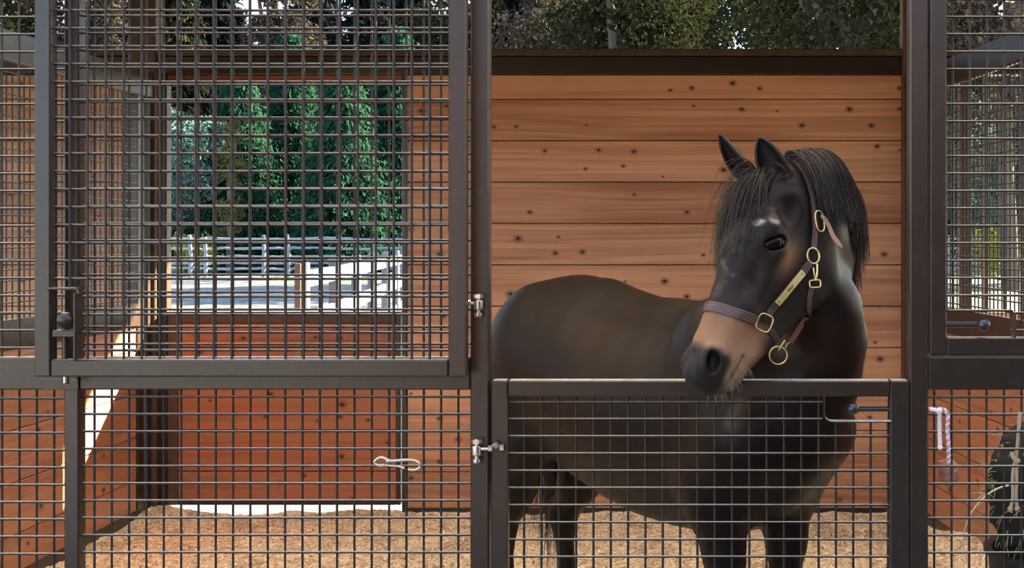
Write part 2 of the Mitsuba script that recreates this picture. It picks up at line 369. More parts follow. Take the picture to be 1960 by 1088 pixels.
# door frame
struct('trim_1', 'dark steel frame round the rear doorway')
for a, b, y0, y1 in ((301, 311, -0.015, 0.075), (311.5, 319, 0.0, 0.07), (770, 778.5, -0.012, 0.075)):
    part('trim_1', 'jamb', box([ax(a, YB), YB + y0, -0.03], [ax(b, YB), YB + y1, ZBEAM0 - 0.001], 'mat_steel', 0.003))
part('trim_1', 'head_board', box([ax(319.5, YB), YB + 0.005, az(155, YB)], [ax(769.5, YB), YB + 0.07, ZBEAM0 - 0.001], 'mat_wood_door', 0.004), 'reddish wooden head board')
# lower leaf of the rear door
struct('door_1', 'closed lower half of the rear stable door, red-brown boards')
dx0, dx1 = ax(321, YB + 0.02), ax(767, YB + 0.02)
dz0 = az(967, YB + 0.02)
for k in range(1, 5):
    z0, z1 = max(GROOVE[k - 1] + 0.002, dz0 + 0.025), GROOVE[k] - 0.002
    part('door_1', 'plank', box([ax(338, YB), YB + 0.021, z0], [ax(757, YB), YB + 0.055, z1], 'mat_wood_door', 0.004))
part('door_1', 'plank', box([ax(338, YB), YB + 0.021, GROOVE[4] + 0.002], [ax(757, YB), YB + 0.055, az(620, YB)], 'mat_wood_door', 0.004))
part('door_1', 'backing', box([dx0 + 0.01, YB + 0.0555, dz0 + 0.01], [dx1 - 0.01, YB + 0.0645, az(600, YB)], 'mat_dark_wood', 0.002))  # unseen sheet added to stop sun leaking between the boards
part('door_1', 'frame_stile', box([dx0, YB + 0.012, dz0], [ax(337.5, YB), YB + 0.062, az(598, YB)], 'mat_dark_wood', 0.004))
part('door_1', 'frame_stile', box([ax(757.5, YB), YB + 0.012, dz0], [dx1, YB + 0.062, az(598, YB)], 'mat_steel', 0.004))
part('door_1', 'top_rail', box([ax(338, YB), YB + 0.012, az(619.5, YB)], [ax(757, YB), YB + 0.062, az(598, YB)], 'mat_dark_wood', 0.005))
part('door_1', 'bottom_rail', box([ax(338, YB), YB + 0.012, dz0], [ax(757, YB), YB + 0.062, dz0 + 0.024], 'mat_steel', 0.004))
part('door_1', 'cap', box([dx0, YB + 0.006, az(597.5, YB)], [dx1, YB + 0.068, ZSILL], 'mat_steel', 0.002))

# ---- side partitions: boards below, wire grille above
def partition(name, p_front, p_back, inward, seed, wire_from, with_patch):
    """Boards and wires in the upright plane through two floor points."""
    p0, p1 = np.array([*p_front, 0.0]), np.array([*p_back, 0.0])
    L = np.linalg.norm(p1 - p0); e = (p1 - p0) / L
    inn = np.array([*inward, 0.0]); inn = inn - e * (inn @ e); inn /= np.linalg.norm(inn)
    r = np.random.default_rng(seed)
    def slab(s0, s1, t0, t1, z0, z1, bsdf):
        b = 0.004
        c = []
        for s, ds in ((s0, b), (s1, -b)):
            for t, dt in ((t0, b), (t1, -b)):
                for z, dz in ((z0, b), (z1, -b)):
                    for q in ((ds, dt, 0), (ds, 0, dz), (0, dt, dz)):
                        c.append(p0 + e * (s + q[0]) + inn * (t + q[1]) + UPZ * (z + q[2]))
        return hexa(c, bsdf)
    UPZ = np.array([0, 0, 1.0])
    for k in range(5):
        z0, z1 = GROOVE[k] + 0.002, min(GROOVE[k + 1], 1.125) - 0.002
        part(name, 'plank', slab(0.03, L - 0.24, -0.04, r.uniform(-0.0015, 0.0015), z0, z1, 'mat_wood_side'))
    part(name, 'kick_channel', slab(0.03, L - 0.24, 0.002, 0.014, -0.02, 0.085, 'mat_steel'))
    part(name, 'mid_rail', slab(0.03, L - 0.24, -0.045, 0.012, 1.125, 1.262, 'mat_steel'))
    part(name, 'top_rail', slab(0.03, L - 0.005, -0.035, 0.015, 2.46, 2.602, 'mat_steel'))
    part(name, 'end_stile', slab(L - 0.238, L - 0.16, -0.035, 0.008, 0.0, 2.459, 'mat_steel'))
    part(name, 'end_post', slab(L - 0.10, L - 0.052, -0.05, 0.004, 0.0, 2.459, 'mat_steel'))
    n = int((L - 0.28 - wire_from) / 0.0508)
    for i in range(n):
        s = wire_from + 0.02 + i * 0.0508
        part(name, 'wire', rod(p0 + e * s + inn * -0.006 + UPZ * 1.25, p0 + e * s + inn * -0.006 + UPZ * 2.47, 0.0036, 'mat_wire'))
    for i in range(24):
        z = 1.29 + i * 0.0508
        part(name, 'wire', rod(p0 + e * 0.03 + inn * 0.002 + UPZ * z, p0 + e * (L - 0.2) + inn * 0.002 + UPZ * z, 0.0036, 'mat_wire'))
    return p0, e, inn, L
struct('wall_left', 'left stall partition, cedar boards with a steel wire grille above')
partition('wall_left', (XL, 0.06), (XL, YB - 0.0), (1, 0), 5, 0.03, True)
struct('wall_right', 'right stall partition, cedar boards with a steel wire grille above')
def xr_at(d): return 2.3 - 0.1286 * d
partition('wall_right', (xr_at(CAM_D + 0.06), 0.06), (xr_at(YB + CAM_D - 0.005), YB - 0.005), (-1, 0), 6, 0.03, False)

# ================================================================ the stall front: fixed posts, rails and wire panels (one welded thing)
W = 33.17                                             # wire pitch in pixels of the photograph at the front plane
YW = 0.026                                            # the wires' plane
front = thing('front_grille', 'fixed dark bronze steel stall front of posts, rails and welded wire panels', 'grille wall')
def fbox(px0, px1, py0, py1, y0, y1, bsdf='mat_steel', b=0.004):
    return box([ax(px0, y0), y0, az(py1, y0)], [ax(px1, y0), y1, az(py0, y0)], bsdf, b)
ZT = 2.72                                             # top of the front
PY_TOP, PY_FLOOR = 452 - (ZT - CAM_H) * 660, 452 + CAM_H * 660
for a, b, dep in ((122, 150.5, 0.045), (900, 935.5, 0.055), (1742, 1777, 0.055)):
    part(front, 'post', box([ax(a, 0), 0, -0.03], [ax(b, 0), dep, roof_z(0) - 0.17 if a != 122 else ZT], 'mat_steel', 0.004))
part(front, 'post', box([-4.6, 0, -0.03], [-4.55, 0.055, roof_z(0) - 0.17], 'mat_steel', 0.004))
part(front, 'post', box([2.6, 0, -0.03], [2.66, 0.055, roof_z(0) - 0.17], 'mat_steel', 0.004))
zr0, zr1 = az(747, 0), az(685, 0)
part(front, 'mid_rail', box([-4.549, 0.001, zr0], [ax(121.8, 0), 0.05, zr1], 'mat_steel', 0.004))
part(front, 'mid_rail', box([ax(150.7, 0), 0.001, zr0], [ax(899.8, 0), 0.05, zr1], 'mat_steel', 0.004))
part(front, 'mid_rail', box([ax(1777.2, 0), 0.001, zr0], [2.599, 0.05, az(683, 0)], 'mat_steel', 0.004))
for x0, x1 in ((-4.549, ax(121.8, 0)), (ax(150.7, 0), ax(899.8, 0)), (ax(1777.2, 0), 2.599)):
    part(front, 'bottom_rail', box([x0, 0.001, 0.03], [x1, 0.05, 0.08], 'mat_steel', 0.004))
for x0, x1 in ((-4.549, ax(121.8, 0)), (ax(150.7, 0), ax(899.8, 0))):
    part(front, 'top_rail', box([x0, 0.001, ZT - 0.05], [x1, 0.05, ZT], 'mat_steel', 0.004))
part(front, 'top_rail', box([ax(1777.2, 0), 0.001, ZT - 0.05], [2.599, 0.05, ZT], 'mat_steel', 0.004))
def vwire(holder, px, z0, z1, y, r=0.0034, mat='mat_wire'):
    part(holder, 'wire', rod([ax(px, y), y, z0], [ax(px, y), y, z1], r, mat))
def hwire(holder, x0, x1, py, y, r=0.0034, mat='mat_wire'):
    part(holder, 'wire', rod([x0, y, az(py, y)], [x1, y, az(py, y)], r, mat))
# long panel between the two left posts: upper and lower wires
for k in range(-20, 3):
    px = 811 + W * k
    if 155 < px < 896:
        vwire(front, px, zr1 - 0.004, ZT - 0.04, YW + 0.0068)
        vwire(front, px, 0.07, zr0 + 0.004, YW + 0.0068)
xa, xb = ax(150, 0), ax(900, 0)
for k in range(-9, 20):
    hwire(front, xa, xb, 30 + 33.1 * k, YW)
for k in range(0, 21):
    hwire(front, xa, xb, 760 + 33.1 * k, YW)
xa, xb = -4.55, ax(122, 0)
for k in range(-9, 20):
    hwire(front, xa, xb, 32.5 + 33.35 * k, YW)
for k in range(0, 21):
    hwire(front, xa, xb, 763 + 33.1 * k, YW)
for k in range(-8, 4):
    vwire(front, 4 + W * k, 0.07, zr0 + 0.004, YW + 0.0068)
    vwire(front, 3.5 + W * k, zr1 - 0.004, ZT - 0.04, YW + 0.0068)
# right panel, lower half
xa, xb = ax(1777, 0), 2.6
for k in range(0, 21):
    hwire(front, xa, xb, 760.5 + 33.1 * k, YW)
for k in range(0, 15):
    vwire(front, 1788 + 33.4 * k, 0.07, zr0 + 0.004, YW + 0.0068)
# latch keep plate on the mid rail, under the open top door
kp = part(front, 'keep_plate', fbox(80, 150, 726, 747, -0.006, -0.0005, 'mat_steel', 0.002), 'lighter steel keep plate')
part(kp, 'slot', fbox(137, 149, 725, 731, -0.009, -0.0062, 'mat_black_ball', 0.001))

def frame_parts(holder, px0, px1, py0, py1, y0, y1, wl, wr, wt, wb):
    """Welded tube frame from pixel bounds of its front face; widths of its four members in pixels."""
    part(holder, 'stile', fbox(px0, px0 + wl, py0, py1, y0, y1))
    part(holder, 'stile', fbox(px1 - wr, px1, py0, py1, y0, y1))
    part(holder, 'bottom_rail', fbox(px0 + wl + 0.05, px1 - wr - 0.05, py1 - wb, py1, y0 + 0.0005, y1 - 0.0005))
    part(holder, 'top_rail', fbox(px0 + wl + 0.05, px1 - wr - 0.05, py0, py0 + wt, y0 + 0.0005, y1 - 0.0005))

# ---- open top half of the stall door, folded flat against the front
topd = thing('grille_door', 'open upper stall door, dark steel frame with square wire grille, folded left of the horse', 'stall door')
D0, D1 = -0.082, -0.040
frame_parts(topd, 65, 892, -190, 722, D0, D1, 31, 34, 34, 33)
YD = -0.056
for k in range(0, 21):
    px = 133.5 + 34.45 * k
    vwire(topd, px, az(690 if k != 0 else 552, D0), az(-157, D0), YD - 0.0074, 0.0037)
for k in range(-4, 20):
    py = 20 + 34.25 * k
    x0 = ax(95, D0) if py < 550 else ax(150, D0)
    hwire(topd, x0, ax(859, D0), py, YD, 0.0037)
vwire(topd, 101.5, az(690, D0), az(-157, D0), YD - 0.0074, 0.0037)
# latch in its lower corner: guard box, ball, plate, drop bolt
part(topd, 'latch_guard', mikit.ply(cat([
    bevel_box((0.007, 0.05, 0.190), 0.002).apply_translation(at(150, 625, D0 + 0.02)),
    bevel_box((0.078, 0.05, 0.006), 0.002).apply_translation(at(120, 552.5, D0 + 0.02)),
    tube_mesh(spline([at(139, 552.5, D0 - 0.004), at(147, 554, D0 - 0.004), at(150, 562, D0 - 0.004)], 8), 0.0034, 6)]), 'mat_steel', smooth=30), 'bent steel latch guard')
part(topd, 'latch_plate', fbox(99, 145, 633, 646, D0 - 0.004, D0 + 0.03, 'mat_steel', 0.002))
dbolt = part(topd, 'drop_bolt', mikit.ply(cat([lathe([(0, 0), (0.009, 0), (0.009, 0.165), (0, 0.165)], at(125, 735, -0.058), at(125, 620, -0.058))]), 'mat_steel', smooth=40))
part(dbolt, 'pin', mikit.ply(lathe([(0, 0), (0.006, 0.002), (0.006, 0.03), (0, 0.03)], at(125, 735, -0.062), at(125, 700, -0.062)), 'mat_galvanised', smooth=40))
part(topd, 'latch_knob', mikit.ply(ball(at(125, 613, D0 - 0.002), 0.0225), 'mat_steel', smooth=True), 'round ball knob')
def hinge(holder, px, py, scale=1.0, side=1):
    """Bolt-on hinge: eye bolt through a barrel with a hex head above and a domed cap below."""
    c = at(px, py, -0.022); u = np.array([0, 0, 1.0]); mm = 0.001 * scale
    h = part(holder, 'hinge', mikit.ply(lathe([(0, -13 * mm), (12 * mm, -13 * mm), (13 * mm, -10 * mm), (13 * mm, 10 * mm), (12 * mm, 13 * mm), (0, 13 * mm)], c, c + u), 'mat_galvanised', smooth=30), 'galvanised bolt hinge')
    part(h, 'bolt_head', mikit.ply(hexnut(c + u * 25 * mm, u, 15 * mm, 11 * mm), 'mat_galvanised'))
    part(h, 'cap', mikit.ply(lathe([(0, 0), (8 * mm, 1 * mm), (11 * mm, 5 * mm), (11 * mm, 13 * mm), (0, 13 * mm)], c - u * 36 * mm, c), 'mat_galvanised', smooth=30))
    part(h, 'pin', mikit.ply(lathe([(0, 0), (6 * mm, 0), (6 * mm, 66 * mm), (0, 66 * mm)], c - u * 34 * mm, c), 'mat_galvanised', smooth=30))
    part(h, 'shank', mikit.ply(lathe([(0, 0), (5.5 * mm, 0), (5.5 * mm, 32 * mm), (0, 32 * mm)], c + np.array([side * 6 * mm, 0, 4 * mm]), c + np.array([side * 1.0, 0, 4 * mm])), 'mat_galvanised', smooth=30))
    return h, c
h1, c1 = hinge(topd, 915.5, 584, 1.0, -1)
part(h1, 'nut', mikit.ply(hexnut(c1 + np.array([-0.026, 0, 0.004]), [1, 0, 0], 0.011, 0.009), 'mat_galvanised'))

# ---- the lower gate
gate = thing('stall_gate', 'closed lower stall gate of dark steel tube and welded wire, the horse looking over it', 'gate')
G0, G1 = -0.002, 0.046
frame_parts(gate, 940, 1740, 729, 1500, G0, G1, 31.5, 36, 31, 33)
xa, xb = ax(971, 0), ax(1704.5, 0)
for k in range(0, 23):
    px = 1003.3 + 33.15 * k
    if px < 1703:
        vwire(gate, px, az(1469, G0), az(758 if px < 1576 else 810, G0), YW + 0.0066)
hwire(gate, xa, ax(1576, 0), 770.5, YW)
for k in range(0, 21):
    hwire(gate, xa, xb if k else ax(1576, 0), 802.6 + 32.95 * k, YW)
g = [at(1576.5, 758, 0.012), at(1576.5, 785, 0.012), at(1577.5, 797, 0.012), at(1583, 804, 0.012), at(1594, 806.5, 0.012), at(1650, 807, 0.012), at(1706, 806.5, 0.012)]
part(gate, 'latch_guard', mikit.ply(tube_mesh(np.vstack([g[0], spline(g[1:5], 10), g[5], g[6]]), 0.018, 10, flat=0.22, up=np.vstack([[[1, 0, 0.0]], np.array([[1, 0, 0.0]] * 3), [[1, 0, 1.0]] * 4, [[0, 0, 1.0]] * 5])), 'mat_steel', smooth=40), 'bent strip latch guard')
part(gate, 'latch_rod', mikit.ply(lathe([(0, 0), (0.0075, 0), (0.0075, 0.112), (0, 0.112)], at(1636, 783.5, 0.015), at(1710, 783.5, 0.015)), 'mat_black_ball', smooth=40))
part(gate, 'latch_knob', mikit.ply(ball(at(1632.5, 782.5, 0.010), 0.0185), 'mat_black_ball', smooth=True), 'black ball knob')
h2, c2 = hinge(gate, 912.5, 863, 1.06, 1)
for i, (px, py, r) in enumerate(((938.5, 859.5, 0.0095), (949, 853, 0.010), (960.5, 858.5, 0.0105))):
    part(h2, 'nut', mikit.ply(hexnut(at(px, py, -0.024 + 0.003 * i), [1, 0.05, 0.05] if i != 1 else [0.3, 1, 0.2], r, 0.012), 'mat_galvanised'))

# ---- upper grille door on the right
rdoor = thing('grille_door', 'closed upper grille door right of the horse, ball latch in its lower corner', 'stall door')
frame_parts(rdoor, 1780.5, 2155, -190, 680.5, 0.001, 0.045, 32, 34, 34, 34)
xa, xb = ax(1812, 0), ax(2122, 0)
for k in range(-5, 19):
    py = 32.2 + 33.35 * k
    hwire(rdoor, xa if py < 590 or py > 650 else ax(1938, 0), xb, py, YW)
for k in range(0, 10):
    px = 1823.5 + 32.9 * k
    vwire(rdoor, px, az(596 if px < 1938 else 648, 0), az(-157, 0), YW + 0.0066)
part(rdoor, 'latch_guard', mikit.ply(cat([bevel_box((0.186, 0.040, 0.006), 0.002).apply_translation(at(1874, 595, 0.022)),
                                          bevel_box((0.006, 0.040, 0.072), 0.002).apply_translation(at(1939.5, 622, 0.022)),
                                          tube_mesh(spline([at(1932, 594.6, 0.004), at(1937, 596, 0.004), at(1939.6, 601, 0.004)], 8), 0.003, 6)]), 'mat_steel', smooth=30), 'bent strip latch guard')
part(rdoor, 'latch_rod', mikit.ply(lathe([(0, 0), (0.0085, 0), (0.0085, 0.105), (0, 0.105)], at(1809, 622, 0.018), at(1880, 622, 0.018)), 'mat_steel', smooth=40))
part(rdoor, 'latch_knob', mikit.ply(ball(at(1882, 622, 0.012), 0.0195), 'mat_black_ball', smooth=True), 'black ball knob')

# ---- snap hook clipped on the left panel
snap = thing('snap_hook', 'galvanised snap hook clipped on the lower left wire panel', 'snap hook')
ys = 0.012
body_pts = spline([at(742, 883.5, ys), at(770, 881.5, ys), at(793, 882, ys), at(802.5, 887, ys), at(804, 894, ys), at(797, 899.5, ys), at(781, 899, ys)], 40)
part(snap, 'body', mikit.ply(tube_mesh(body_pts, np.linspace(0.0052, 0.0042, 40), 10), 'mat_galvanised', smooth=50))
eye = spline([at(741, 881, ys), at(732, 876.5, ys), at(721, 880, ys), at(717, 887, ys), at(724, 891, ys), at(736, 890.5, ys)], 28)
part(snap, 'eye', mikit.ply(tube_mesh(eye, 0.0048, 10), 'mat_galvanised', smooth=50))
part(snap, 'collar', mikit.ply(lathe([(0, 0), (0.0062, 0), (0.0072, 0.003), (0.0072, 0.008), (0.0062, 0.011), (0, 0.011)], at(740, 883, ys), at(760, 882, ys)), 'mat_galvanised', smooth=40))
part(snap, 'spring_gate', mikit.ply(tube_mesh(spline([at(733, 891, ys), at(752, 892, ys), at(768, 894.5, ys), at(774, 897, ys)], 16), np.linspace(0.0030, 0.0042, 16), 8), 'mat_galvanised', smooth=50))

# ================================================================ the horse
class Blob:
    def __init__(self):
        self.ops = []
    def cone(self, a, b, ra, rb, k=0.05, sub=False):
        a, b = np.asarray(a, float), np.asarray(b, float)
        def f(x, y, z):
            ab = b - a; L2 = ab @ ab
            px, py, pz = x - a[0], y - a[1], z - a[2]
            t = np.clip((px * ab[0] + py * ab[1] + pz * ab[2]) / L2, 0, 1)
            dx, dy, dz = px - t * ab[0], py - t * ab[1], pz - t * ab[2]
            return np.sqrt(dx * dx + dy * dy + dz * dz) - (ra + (rb - ra) * t)
        r = max(ra, rb)
        self.ops.append((f, np.minimum(a, b) - r, np.maximum(a, b) + r, k, sub))
    def ell(self, c, axes, radii, k=0.05, sub=False):
        """Ellipsoid; axes: rows are its unit axes."""
        c, A, r = np.asarray(c, float), np.asarray(axes, float), np.asarray(radii, float)
        def f(x, y, z):
            px, py, pz = x - c[0], y - c[1], z - c[2]
            k0 = 0; k1 = 0
            for i in range(3):
                q = px * A[i, 0] + py * A[i, 1] + pz * A[i, 2]
                k0 = k0 + (q / r[i]) ** 2; k1 = k1 + (q / r[i] ** 2) ** 2
            k0 = np.sqrt(k0); k1 = np.sqrt(k1)
            return k0 * (k0 - 1) / np.maximum(k1, 1e-6)
        e = np.sqrt(((A * r[:, None]) ** 2).sum(0))
        self.ops.append((f, c - e, c + e, k, sub))
    def fn(self, f, lo, hi, k, sub=False):
        self.ops.append((f, np.asarray(lo, float), np.asarray(hi, float), k, sub))
    @staticmethod
    def join(a, b, k, sub):
        if sub:
            h = np.maximum(k - np.abs(a + b), 0) / k
            return np.maximum(a, -b) + h * h * k * 0.25
        h = np.maximum(k - np.abs(a - b), 0) / k
        return np.minimum(a, b) - h * h * k * 0.25
    def __call__(self, P):
        P = np.asarray(P, float)
        x, y, z = P[..., 0], P[..., 1], P[..., 2]
        a = np.full(x.shape, 1.0)
        for f, lo, hi, k, sub in self.ops:
            a = self.join(a, f(x, y, z), k, sub)
        return a
    def grid(self, gx, gy, gz):
        a = np.full((len(gx), len(gy), len(gz)), 1.0, np.float32)
        for f, lo, hi, k, sub in self.ops:
            m = k + 0.03
            s = [slice(max(np.searchsorted(g, l - m) - 1, 0), np.searchsorted(g, h + m) + 1) for g, l, h in zip((gx, gy, gz), lo, hi)]
            x, y, z = (v.astype(np.float32) for v in (gx[s[0]][:, None, None], gy[s[1]][None, :, None], gz[s[2]][None, None, :]))
            a[tuple(s)] = self.join(a[tuple(s)], f(x, y, z).astype(np.float32), np.float32(k), sub)
        return a

def surface_nets(a, gx, gy, gz):
    """Quads around every grid edge that crosses zero; one vertex per crossed cell."""
    G = (gx, gy, gz)
    shape = np.array(a.shape)
    inside = a < 0
    n_cells = (shape - 1)
    acc, cnt, edges = {}, None, []
    ids_all, pos_all = [], []
    quads = []
    def cell_id(i, j, k):
        return (i * n_cells[1] + j) * n_cells[2] + k
    for ax in range(3):
        lo = [slice(None)] * 3; hi = [slice(None)] * 3
        lo[ax] = slice(0, -1); hi[ax] = slice(1, None)
        A, B = inside[tuple(lo)], inside[tuple(hi)]
        idx = np.array(np.nonzero(A != B)).T
        o1, o2 = [(1, 2), (2, 0), (0, 1)][ax]
        ok = (idx[:, o1] > 0) & (idx[:, o2] > 0) & (idx[:, o1] < shape[o1] - 1) & (idx[:, o2] < shape[o2] - 1)
        idx = idx[ok]
        e = np.zeros(3, int); e[ax] = 1
        va = a[tuple(idx.T)]; vb = a[tuple((idx + e).T)]
        t = va / (va - vb)
        p = np.stack([G[c][idx[:, c]] for c in range(3)], 1).astype(float)
        p[:, ax] += t * (G[ax][idx[:, ax] + 1] - G[ax][idx[:, ax]])
        u = np.zeros(3, int); v = np.zeros(3, int); u[o1] = 1; v[o2] = 1
        cs = [cell_id(*(idx - du * u - dv * v).T) for du, dv in ((1, 1), (0, 1), (0, 0), (1, 0))]
        for c in cs:
            ids_all.append(c); pos_all.append(p)
        q = np.stack(cs, 1)
        flip = va > 0
        q[flip] = q[flip][:, ::-1]
        quads.append(q)
    ids = np.concatenate(ids_all); pos = np.concatenate(pos_all)
    uniq, inv = np.unique(ids, return_inverse=True)
    c = np.bincount(inv)
    V = np.stack([np.bincount(inv, pos[:, k]) / c for k in range(3)], 1)
    Q = np.searchsorted(uniq, np.vstack(quads))
    return V, np.vstack([Q[:, [0, 1, 2]], Q[:, [0, 2, 3]]])

# body frame: heading H (towards the gate), LEFT the horse's own left; s = metres along the trunk from its middle
TH = math.radians(50)
H2, LEFT = np.array([math.cos(TH), -math.sin(TH), 0.0]), np.array([math.sin(TH), math.cos(TH), 0.0])
MID = np.array([-0.076, 4.333 - CAM_D, 0.0])
UP = np.array([0, 0, 1.0])
def body(s, l, z):
    return MID + s * H2 + l * LEFT + z * UP
# head frame: u from the poll to the lips, n out of the forehead, l to its own left
POLL = np.array([0.2607, 3.62 - CAM_D, 1.845])
A_AX = np.array([-0.258, -0.20, -0.590]); A_AX /= np.linalg.norm(A_AX)
HEAD_L = np.array([0.42, -0.905, 0.03])
HEAD_L -= A_AX * (A_AX @ HEAD_L); HEAD_L /= np.linalg.norm(HEAD_L)
N_AX = np.cross(HEAD_L, A_AX)
if N_AX[2] < 0: N_AX = -N_AX
HS_N, HS_L, HS_R = 1.20, 1.12, 1.16
def head(u, n, l):
    return POLL + u * A_AX + n * HS_N * N_AX + l * HS_L * HEAD_L
HAX = np.array([A_AX, N_AX, HEAD_L])
BAX = np.array([H2, LEFT, UP])
EYE_AX = np.array([0.62 * A_AX + 0.78 * N_AX, -0.78 * A_AX + 0.62 * N_AX, HEAD_L])

CREST = [((0.13, 0.52, 1.335), 0.075), ((0.31, 0.52, 1.48), 0.080), ((0.425, 0.43, 1.61), 0.078), ((0.445, 0.29, 1.725), 0.072), ((0.40, 0.19, 1.795), 0.066), ((0.30, 0.11, 1.805), 0.062)]
MIDL = [((0.20, 0.48, 1.22), 0.16), ((0.345, 0.45, 1.36), 0.155), ((0.41, 0.39, 1.48), 0.128), ((0.425, 0.28, 1.58), 0.105), ((0.40, 0.17, 1.655), 0.092), ((0.31, 0.10, 1.70), 0.085)]

def make_horse_field():
    B = Blob()
    # trunk: (s, z of top, z of belly, half width)
    st = [(-0.76, 1.375, 1.02, 0.15), (-0.62, 1.470, 0.88, 0.245), (-0.46, 1.492, 0.78, 0.27), (-0.30, 1.455, 0.735, 0.27), (-0.15, 1.405, 0.70, 0.275),
          (0.0, 1.385, 0.675, 0.285), (0.15, 1.38, 0.67, 0.28), (0.30, 1.385, 0.675, 0.255), (0.43, 1.39, 0.70, 0.235), (0.56, 1.34, 0.76, 0.215)]
    for s, zt, zb, w in st:
        B.ell(body(s, 0, (zt + zb) / 2), BAX, (0.20, w, (zt - zb) / 2), 0.14)
    # withers ridge and spine, so the back is a roof and not a tube
    B.cone(body(-0.3, 0, 1.40), body(0.1, 0, 1.335), 0.055, 0.05, 0.10)
    B.cone(body(0.1, 0, 1.335), body(0.42, 0, 1.375), 0.05, 0.05, 0.10)
    # hind quarters
    for sgn, ds in ((-1, -0.02), (1, -0.03)):      # -1: its right side (near), 1: left
        B.ell(body(-0.60 + 0.02 * (sgn - 1) * 0.5, sgn * 0.13, 1.13), BAX, (0.21, 0.135, 0.31), 0.08)
        B.ell(body(-0.76, sgn * 0.105, 1.10), BAX, (0.10, 0.10, 0.25), 0.07)
        stifle = body(-0.53 + 0.065 * (sgn - 1) * 0.5, sgn * 0.165, 0.87)
        hock = body(-0.78 + ds, sgn * 0.15, 0.50)
        fet = body(-0.74 + ds, sgn * 0.15, 0.165)
        B.cone(body(-0.60 + 0.04 * (sgn - 1) * 0.5, sgn * 0.14, 1.02), stifle, 0.165, 0.092, 0.06)
        B.cone(body(-0.66 + 0.02 * (sgn - 1) * 0.5, sgn * 0.14, 1.0), (stifle + hock) / 2 + H2 * -0.02, 0.15, 0.085, 0.06)
        B.cone(stifle, (stifle + 2 * hock) / 3, 0.095, 0.068, 0.06)
        B.cone((stifle + hock) / 2, hock, 0.080, 0.060, 0.05)
        B.cone(hock + UP * 0.0, hock + H2 * -0.045 + UP * 0.045, 0.045, 0.028, 0.03)     # point of hock
        B.cone(hock, hock * 0.8 + fet * 0.2, 0.054, 0.040, 0.03)
        B.cone(hock, fet, 0.040, 0.034, 0.03)
        B.cone(fet, fet + UP * 0.01, 0.041, 0.041, 0.03)
        B.cone(fet, fet + H2 * 0.06 - UP * 0.09, 0.036, 0.042, 0.02)
        B.cone(fet + H2 * 0.06 - UP * 0.09, fet + H2 * 0.075 - UP * 0.118, 0.048, 0.056, 0.015)
    # fore quarters
    for sgn, ds, lx in ((-1, 0.02, 0.13), (1, 0.02, 0.11)):
        B.ell(body(0.50, sgn * 0.15, 1.09), BAX, (0.17, 0.11, 0.32), 0.08)             # shoulder
        B.cone(body(0.40, sgn * 0.10, 1.36), body(0.62, sgn * 0.155, 1.03), 0.08, 0.12, 0.07)
        elbow, knee, fet = body(0.47 + ds, sgn * 0.16, 0.83), body(0.50 + ds, sgn * lx, 0.475), body(0.50 + ds, sgn * lx, 0.155)
        B.cone(body(0.60, sgn * 0.15, 1.02), elbow, 0.125, 0.10, 0.07)
        B.cone(elbow + UP * 0.02, elbow * 0.45 + knee * 0.55, 0.100, 0.060, 0.06)
        B.cone(elbow * 0.5 + knee * 0.5 + H2 * 0.008, knee, 0.062, 0.048, 0.04)
        B.cone(knee + UP * 0.03, knee - UP * 0.03, 0.050, 0.046, 0.03)
        B.cone(knee, fet, 0.040, 0.032, 0.03)
        B.cone(fet, fet + UP * 0.01, 0.040, 0.040, 0.03)
        B.cone(fet, fet + H2 * 0.05 - UP * 0.08, 0.034, 0.042, 0.02)
        B.cone(fet + H2 * 0.05 - UP * 0.08, fet + H2 * 0.065 - UP * 0.108, 0.048, 0.057, 0.015)
    B.ell(body(0.66, 0, 1.07), BAX, (0.10, 0.17, 0.17), 0.08)                             # breast
    # neck, bent round to its right: crest, middle and throat lines with radii
    crest, mid = CREST, MIDL
    throat = [((0.35, 0.36, 1.10), 0.16), ((0.43, 0.335, 1.22), 0.135), ((0.465, 0.27, 1.335), 0.105), ((0.455, 0.19, 1.43), 0.085), ((0.405, 0.105, 1.53), 0.072)]
    for line in (crest, mid, throat):
        for (a, ra), (b, rb) in zip(line, line[1:]):
            B.cone(a, b, ra, rb, 0.07)
    # head
    B.ell(head(0.075, -0.075, 0), HAX, (0.11, 0.085 * HS_N, 0.075 * HS_L), 0.05)
    B.ell(head(0.20, -0.048, 0), HAX, (0.16, 0.062 * HS_N, 0.088 * HS_L), 0.045)
    B.cone(head(0.20, -0.046, 0), head(0.54, -0.034, 0), 0.066 * HS_R, 0.036 * HS_R, 0.045)
    B.ell(head(0.36, -0.100, 0), HAX, (0.21, 0.080 * HS_N, 0.058 * HS_L), 0.04)
    for sg in (-1, 1):
        B.ell(head(0.235, -0.150, sg * 0.050), HAX, (0.130, 0.100 * HS_N, 0.034 * HS_L), 0.035)        # jowl
        B.cone(head(0.29, -0.215, sg * 0.036), head(0.53, -0.132, sg * 0.016), 0.028 * HS_R, 0.024 * HS_R, 0.05)
        B.cone(head(0.235, -0.075, sg * 0.074), head(0.415, -0.085, sg * 0.050), 0.012 * HS_R, 0.010 * HS_R, 0.045)   # facial crest
        B.ell(head(0.188, -0.034, sg * 0.080), HAX, (0.046, 0.027 * HS_N, 0.026 * HS_L), 0.03)          # brow
        B.ell(head(0.228, -0.072, sg * 0.086), HAX, (0.035, 0.012 * HS_N, 0.014 * HS_L), 0.02)          # lower lid
        B.cone(head(0.43, -0.06, sg * 0.036), head(0.58, -0.052, sg * 0.042), 0.026 * HS_R, 0.030 * HS_R, 0.04)     # nasal side
